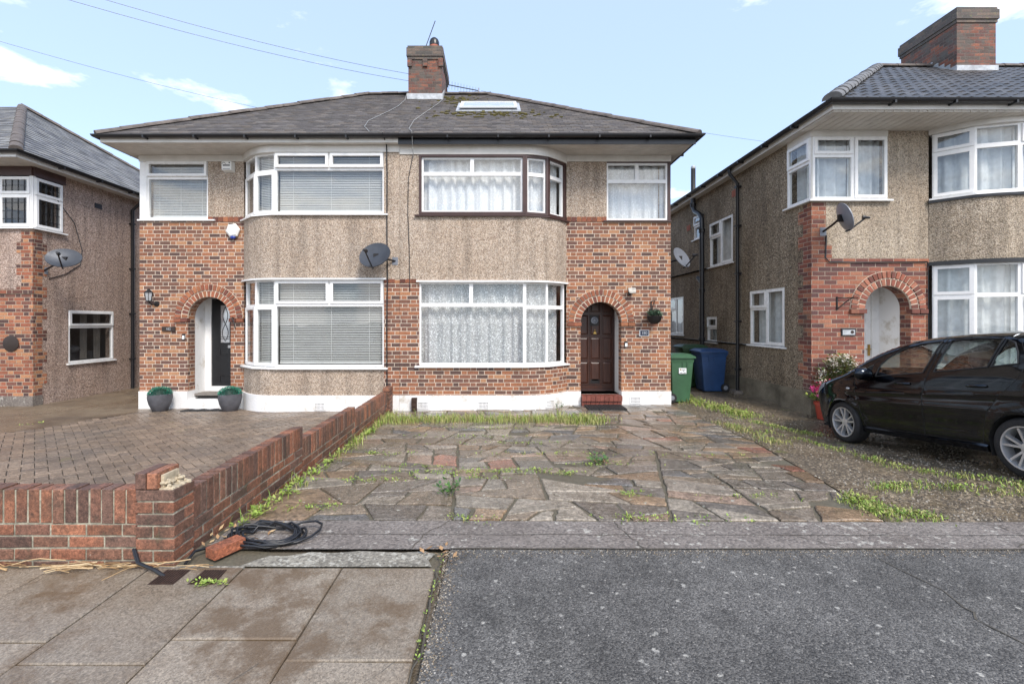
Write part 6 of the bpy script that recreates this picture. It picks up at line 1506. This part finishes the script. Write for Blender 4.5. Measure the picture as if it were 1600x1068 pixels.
def fittings():
    # alarm boxes
    x, z = (357.5-775)/75, 4.74; r_ = thing('alarm_box', 'square cream alarm box with black print under the eaves', 'alarm box', (x, YF, z)); b = MB(); y = YF-.002
    b.hexa([(x-.09, y-.10, z-.10), (x+.11, y-.10, z-.10), (x+.13, y, z-.13), (x-.08, y, z-.13), (x-.09, y-.10, z+.07), (x+.11, y-.10, z+.07), (x+.13, y, z+.08), (x-.08, y, z+.08)]); b.build('casing', 'boxwhite', r_)
    k = MB(); k.tube([(x-.045+.035*math.cos(a), y-.102, z+.015+.035*math.sin(a)) for a in [math.pi*i/10 for i in range(11)]], .004, 5); k.lathe((x+.07, y-.101, z+.045), [(0, 0), (.014, 0), (.014, .003), (0, .003)], 12, V(0, -1, 0))
    for u0, u1, v0, v1 in ((-.065, .08, -.02, .004), (-.065, .08, -.085, -.077)): k.box((x+u0, y-.1025, z+v0), (x+u1, y-.1005, z+v1))
    k.build('print', 'ink', r_)
    x, z = (366-775)/75, 3.40; r_ = thing('alarm_siren', 'white hexagonal siren box with blue lens on the brickwork', 'alarm box', (x, YF, z)); b = MB()
    hexa_ = lambda r, y: [(x+r*math.cos(math.pi*k/3+.15), y, z+r*math.sin(math.pi*k/3+.15)) for k in range(6)]
    b.loft([hexa_(.13, YF-.001), hexa_(.15, YF-.03), hexa_(.15, YF-.06), hexa_(.11, YF-.085)]); b.build('casing', 'boxwhite', r_, smooth=30); k = MB(); k.ball((x, YF-.05, z-.145), .05, 10, (1.2, .8, .7)); k.build('lens', 'blue_lens', r_, smooth=60)
    # carriage lamp
    x, z = (242-775)/75, 2.03; r_ = thing('wall_lantern', 'black wall lantern to the left of the arched black doorway', 'lantern', (x, YF, z)); y = YF-.17; b = MB()
    b.lathe((x, y, z), [(.0, .16), (.02, .15), (.03, .125), (.085, .085), (.09, .075), (.075, .075), (.0, .08)], 6); b.lathe((x, y, z), [(0, -.12), (.02, -.115), (.05, -.10), (.055, -.09), (0, -.085)], 6)
    for k in range(6): a = math.pi/3*k; b.tube([(x+.074*math.cos(a), y+.074*math.sin(a), z+.078), (x+.05*math.cos(a), y+.05*math.sin(a), z-.092)], .005, 4)
    b.build('cage', 'iron', r_); k = MB(); k.tube([(x, y, z-.11), (x+.02, y+.06, z-.17), (x+.04, YF, z-.15)], .014, 8); k.lathe((x+.04, YF, z-.15), [(0, 0), (.06, 0), (.05, .02), (0, .025)], 14, V(0, -1, 0)); k.build('bracket', 'iron', r_, smooth=40)
    k = MB(); k.loft([[(x+rr*math.cos(math.pi/3*q), y+rr*math.sin(math.pi/3*q), zz) for q in range(6)] for rr, zz in ((.048, z-.088), (.07, z+.074))]); k.build('glass', 'lamp', r_)
    # security light
    x, z = 2.80, 2.15; r_ = thing('security_light', 'small black security light above the right arch', 'security light', (x, YF, z)); b = MB(); b.obox((x, YF-.10, z), (.15, .07, .10), Matrix.Rotation(R(-25), 3, 'X')); b.tube([(x-.03, YF, z-.05), (x-.04, YF-.06, z-.05)], .016, 8); b.ball((x-.05, YF-.08, z-.075), .034, 10); b.build('housing', 'black', r_); k = MB(); k.obox((x, YF-.137, z-.017), (.125, .004, .075), Matrix.Rotation(R(-25), 3, 'X')); k.build('lens', 'black', r_)
    for lab, x, z in (('white and black doorbell beside the black door arch', (287.5-775)/75, 1.20), ('white and black doorbell beside the brown door arch', (978-775)/75, 1.045)):
        r_ = thing('doorbell', lab, 'doorbell', (x, YF, z)); b = MB(); b.box((x-.028, YF-.024, z-.06), (x+.028, YF-.001, z+.06)); b.build('casing', 'black', r_); k = MB(); k.box((x-.024, YF-.028, z-.05), (x+.024, YF-.0245, z+.022)); k.build('face', 'sticker', r_)
    # number signs
    x, z = (1006.5-775)/75, 1.275; r_ = thing('house_number_sign', 'navy sign with white border reading 180 under the basket', 'sign', (x, YF, z)); b = MB(); b.box((x-.10, YF-.012, z-.064), (x+.10, YF-.001, z+.064)); b.build('border', 'sticker', r_); k = MB(); k.box((x-.086, YF-.0155, z-.052), (x+.086, YF-.0122, z+.052)); k.build('panel', 'blue', r_)
    text('180', .085, (x, YF-.0165, z-.001), (R(90), 0, 0), 'sticker', r_)
    for sx in (-.093, .093): pass
    x, z = (264.5-775)/75, 1.36; r_ = thing('house_number_plaque', 'dark bronze number plaque left of the black door', 'sign', (x, YF, z)); b = MB(); b.box((x-.135, YF-.03, z-.045), (x+.135, YF-.001, z+.045)); b.build('panel', 'plaque', r_); text('182', .07, (x, YF-.0315, z), (R(90), 0, 0), 'lead', r_)
    x, z = (1325-775)/87.3, 1.516-16.5/87.3; r_ = thing('house_plaque', 'grey stone plaque with dark edge beside the white door', 'sign', (x, YRt, z)); b = MB(); b.box((x-.125, YRt-.02, z-.066), (x+.125, YRt-.001, z+.066)); b.build('border', 'ink', r_); k = MB(); k.box((x-.11, YRt-.026, z-.05), (x+.0, YRt-.0202, z+.04)); k.box((x+.0005, YRt-.024, z-.05), (x+.11, YRt-.0202, z+.04)); k.build('panel', 'lead', r_)
    k = MB(); k.lathe((x+.06, YRt-.0245, z), [(0, 0), (.03, 0), (.03, .003), (0, .003)], 12, V(0, -1, 0)); k.build('motif', 'plaque', r_)
    # mats
    y0, y1 = 8.95, 9.42
    b = MB(); xs_ = (1.80, 2.55)
    for i in range(14): x0 = xs_[0]+(xs_[1]-xs_[0])*i/14; b.box((x0+.004, y0, g(x0, y0)+.016), (x0+(xs_[1]-xs_[0])/14-.004, y1, g(x0, y0)+.032))
    b.box((xs_[0], y0-.004, g(2.2, 9.2)+.008), (xs_[1], y1+.004, g(2.2, 9.2)+.022)); tag(b.build('doormat', 'rubber'), 'black ribbed rubber mat on the wet paving before the brown door', 'doormat')
    b = MB(); n = 24
    for i in range(n):
        x0 = -6.30+i*.036; h = .022+.006*math.sin(i*.9); b.hexa([(x0, 9.18, g(x0, 9.2)), (x0+.0355, 9.18, g(x0, 9.2)), (x0+.0355, 9.42, g(x0, 9.4)), (x0, 9.42, g(x0, 9.4)), (x0, 9.19, g(x0, 9.2)+h), (x0+.0355, 9.19, g(x0, 9.2)+h), (x0+.0355, 9.41, g(x0, 9.4)+h), (x0, 9.41, g(x0, 9.4)+h)])
    tag(b.build('doormat', 'rubber'), 'dark curled mat lying on the block paving below the white step', 'doormat')
    # rusty pipe stub at the plinth
    x = (648-775)/79.8; b = MB(); b.box((x-.05, YB-.12, g(x, 9)+.02), (x+.05, YB-.03, .03)); 
    for q in range(3): b.lathe((x, YB-.121, -.19+q*.085), [(.0, .0), (.028, 0), (.03, .012), (.0, .015)], 10, V(0, -1, 0))
    tag(b.build('rusty_pipe_cover', 'rust'), 'rusty brown metal cover standing against the white plinth', 'pipe cover')
    # tiny security camera / pipe stub on passage side
fittings()

def cables():
    def cab(name, label, pts, r, m, cat='cable', group=None, n=4):
        b = MB(); b.tube(pts, r, n); tag(b.build(name, m, smooth=60), label, cat, group)
    def sag(a, b_, s_, n=16): a, b_ = Vector(a), Vector(b_); return [a+(b_-a)*(i/n)+V(0, 0, -s_*4*(i/n)*(1-i/n)) for i in range(n+1)]
    at = lambda px, py, Y: V((px-775)/720*Y, Y, 1.516-(py-502)/720*Y)
    G_ = 'overhead wires'
    cab('overhead_wire', 'upper of two thin wires running from the sky to the chimney', sag(at(-300, -150, 7), at(641, 116, 12.4), .25), .0045, 'cable', group=G_)
    cab('overhead_wire', 'lower of two thin wires running from the sky to the chimney', sag(at(-300, -128, 7), at(641, 127, 12.4), .25), .0045, 'cable', group=G_)
    cab('overhead_wire', 'single thin wire dropping behind the left slope of the roof', sag(at(-400, -60, 9), at(420, 172, 15.5), .2), .0045, 'cable', group=G_)
    cab('overhead_wire', 'thin wire descending from the aerial to the passage sky at right', sag(at(752, 142, 13.6), at(1200, 222, 17), .1), .0045, 'cable', group=G_)
    rp_ = lambda px, py: None
    R_ = lambda x, t: on_roof(x, t, .025)
    cab('coaxial_cable', 'white cable running down the roof left of the chimney flashing', [V(-2.36, 12.26, 7.6), R_(-2.38, 3.9), R_(-2.40, 3.0), R_(-2.50, 2.3), R_(-2.72, 1.2), R_(-2.66, .6), R_(-2.45, .12), V(-2.16, 8.76, 5.12)], .006, 'whitecable')
    cab('coaxial_cable', 'white cable curving down the roof right of the chimney', [V(-1.42, 12.4, 7.6), R_(-1.40, 4.1), R_(-1.45, 3.4), R_(-1.62, 2.2), R_(-1.75, 1.2), R_(-1.73, .4), V(-1.60, 8.76, 5.13), V(-1.62, 9.02, 4.7)], .006, 'whitecable')
    cab('black_cable', 'black cable clipped down the wall behind the central dish', [V(-2.16, 8.77, 5.10), V(-2.14, 9.0, 4.97), V(-2.135, YB-.045, 4.8), V(-2.135, YB-.014, 4.4), V(-2.14, YB-.012, 3.4), V(-2.13, YB-.012, 2.4), V(-2.14, YB-.014, 1.4), V(-2.135, YB-.02, .1)], .013, 'cable')
    cab('thin_cable', 'thin dark cable down the pebbledash between the two upper bays', [V(-1.62, YB-.03, 4.8), V(-1.72, YB-.012, 4.3), V(-1.73, YB-.011, 3.6), V(-1.70, YB-.011, 2.9), V(-1.69, YB-.011, 2.1)], .008, 'cable')
    b = MB(); b.tube([V(-9.795, 9.95, 4.5), V(-9.785, 10.3, 4.2), V(-9.79, 10.7, 3.8), V(-9.79, 10.9, 3.2), V(-9.79, 10.85, 2.85), V(-9.79, 10.5, 2.6), V(-9.79, 10.1, 2.45)], .008, 5); tag(b.build('wall_cable', 'cable', smooth=60), 'black cable looping over the pebbledash of the left-edge house', 'cable')
    cab('wall_cable', 'black cable along the top of the brickwork of the right house', [V(5.90, YRt-.02, 3.05), V(5.89, YRt-.015, 2.66), V(5.95, YRt-.022, 2.58), V(6.6, YRt-.022, 2.57), V(7.7, YRt-.022, 2.58), V(7.72, YRt-.02, 2.4), V(7.73, YRt-.02, .3)], .011, 'cable')
    # aerials
    r_ = thing('television_aerial', 'long toothed television aerial lying low to the right of the chimney', 'aerial', (-1.4, 13.6, 8.0)); b = MB(); a, c = at(697, 132, 13.4), at(748, 142, 13.4); b.tube([a, c], .014, 6)
    for i in range(12): p = a+(c-a)*(i/11); h = .10+.05*(1-i/11); b.tube([p-V(0, .05, h), p+V(0, .05, h)], .006, 4)
    b.build('boom', 'dish', r_); b = MB(); b.tube([V(-1.43, 13.5, 8.2), a], .016, 6); b.build('arm', 'dish', r_); b = MB(); b.box((c.x-.02, c.y-.02, c.z-.16), (c.x+.02, c.y+.02, c.z+.08)); b.build('reflector', 'dish_pale', r_)
    r_ = thing('aerial_pole', 'thin leaning aerial rod on top of the chimney stack', 'aerial', (-2.1, 12.9, 8.86)); b = MB(); a, c = V(-2.10, 12.9, 8.83), at(680, 33, 12.9); b.tube([a, c], .013, 6); b.build('rod', 'dish', r_); b = MB(); p = a+(c-a)*.18; b.tube([p-V(.06, 0, -.08), p+V(.08, 0, .12)], .02, 6); b.build('clamp', 'iron', r_)
    # coil of black cable beside the loose brick
    b = MB(); pts = []; cx_, cy_ = -1.60, 3.22
    n = 170
    for i in range(n):
        a = i/n*2*math.pi*7.3+1.0; rx = .215+.035*math.sin(i*.13)+.015*math.sin(i*.37); pts.append(V(cx_+rx*math.cos(a)+.015*math.sin(i*.05), cy_+rx*.62*math.sin(a), .016+.05*((i*7 % 29)/29)*abs(math.sin(a*.5+.4))+.008*math.sin(i*.21)))
    b.tube(pts, .0085, 6)
    b.tube([V(x-.25, y+.02, z) for x, y, z in ((-1.25, 3.30, .03), (-1.16, 3.35, .05), (-1.07, 3.36, .055), (-1.01, 3.32, .05), (-1.0, 3.25, .04), (-1.03, 3.17, .03), (-1.10, 3.11, .02), (-1.2, 3.07, .02), (-1.32, 3.06, .02))], .0085, 6)
    b.tube([V(-1.75, 3.2, .02), V(-1.84, 3.16, .015), V(-1.88, 3.08, .02), V(-1.95, 2.98, .03), V(-1.93, 2.86, .012)], .009, 6)
    tag(b.build('cable_coil', 'cable', smooth=70), 'coil of black cable on the ground beside the corner pier', 'cable')
    b = MB()
    for o in (0, .012): b.tube([V(-2.26+o, 2.87, .10), V(-2.18+o, 2.80, .05), V(-2.05+o, 2.76, .03), V(-1.98+o, 2.74, .004)], .008, 6)
    tag(b.build('cable_pair', 'cable', smooth=70), 'pair of black cables running from the wall foot into the ground', 'cable')
    # loose brick, small covers
    br = MB(); br.cur = (.30, .10, .05); f = Fr((-1.83, 2.93), (-1.83+.10, 2.93)); m = Matrix.Rotation(R(-28), 3, 'Z'); br.obox((-1.775, 3.03, .034), (.098, .205, .062), m); o = br.build('loose_brick', 'nearbrick'); tag(o, 'single loose red brick lying on the concrete edging', 'brick')
    for lab, x in (('left of two small rusty slotted covers in the pavement edge', -1.935), ('right of two small rusty slotted covers, its edge overgrown with weeds', -1.705)):
        r_ = thing('drain_cover', lab, 'drain cover', (x, 2.73, 0), 'small metal covers in the pavement'); b = MB(); b.box((x-.075, 2.655, -.03), (x+.075, 2.81, .003)); b.build('plate', 'rust', r_); k = MB()
        for i in range(9): k.box((x-.065+i*.0155, 2.663, .0035), (x-.065+i*.0155+.008, 2.802, .009))
        k.build('rib', 'rust', r_)['kind'] = 'stuff'
    b = MB(); b.box((-2.10, 2.62, -.03), (-1.56, 2.862, -.001)); tag(b.build('cover_surround', 'granite'), kind='structure')
    # gum and pebbles
cables()
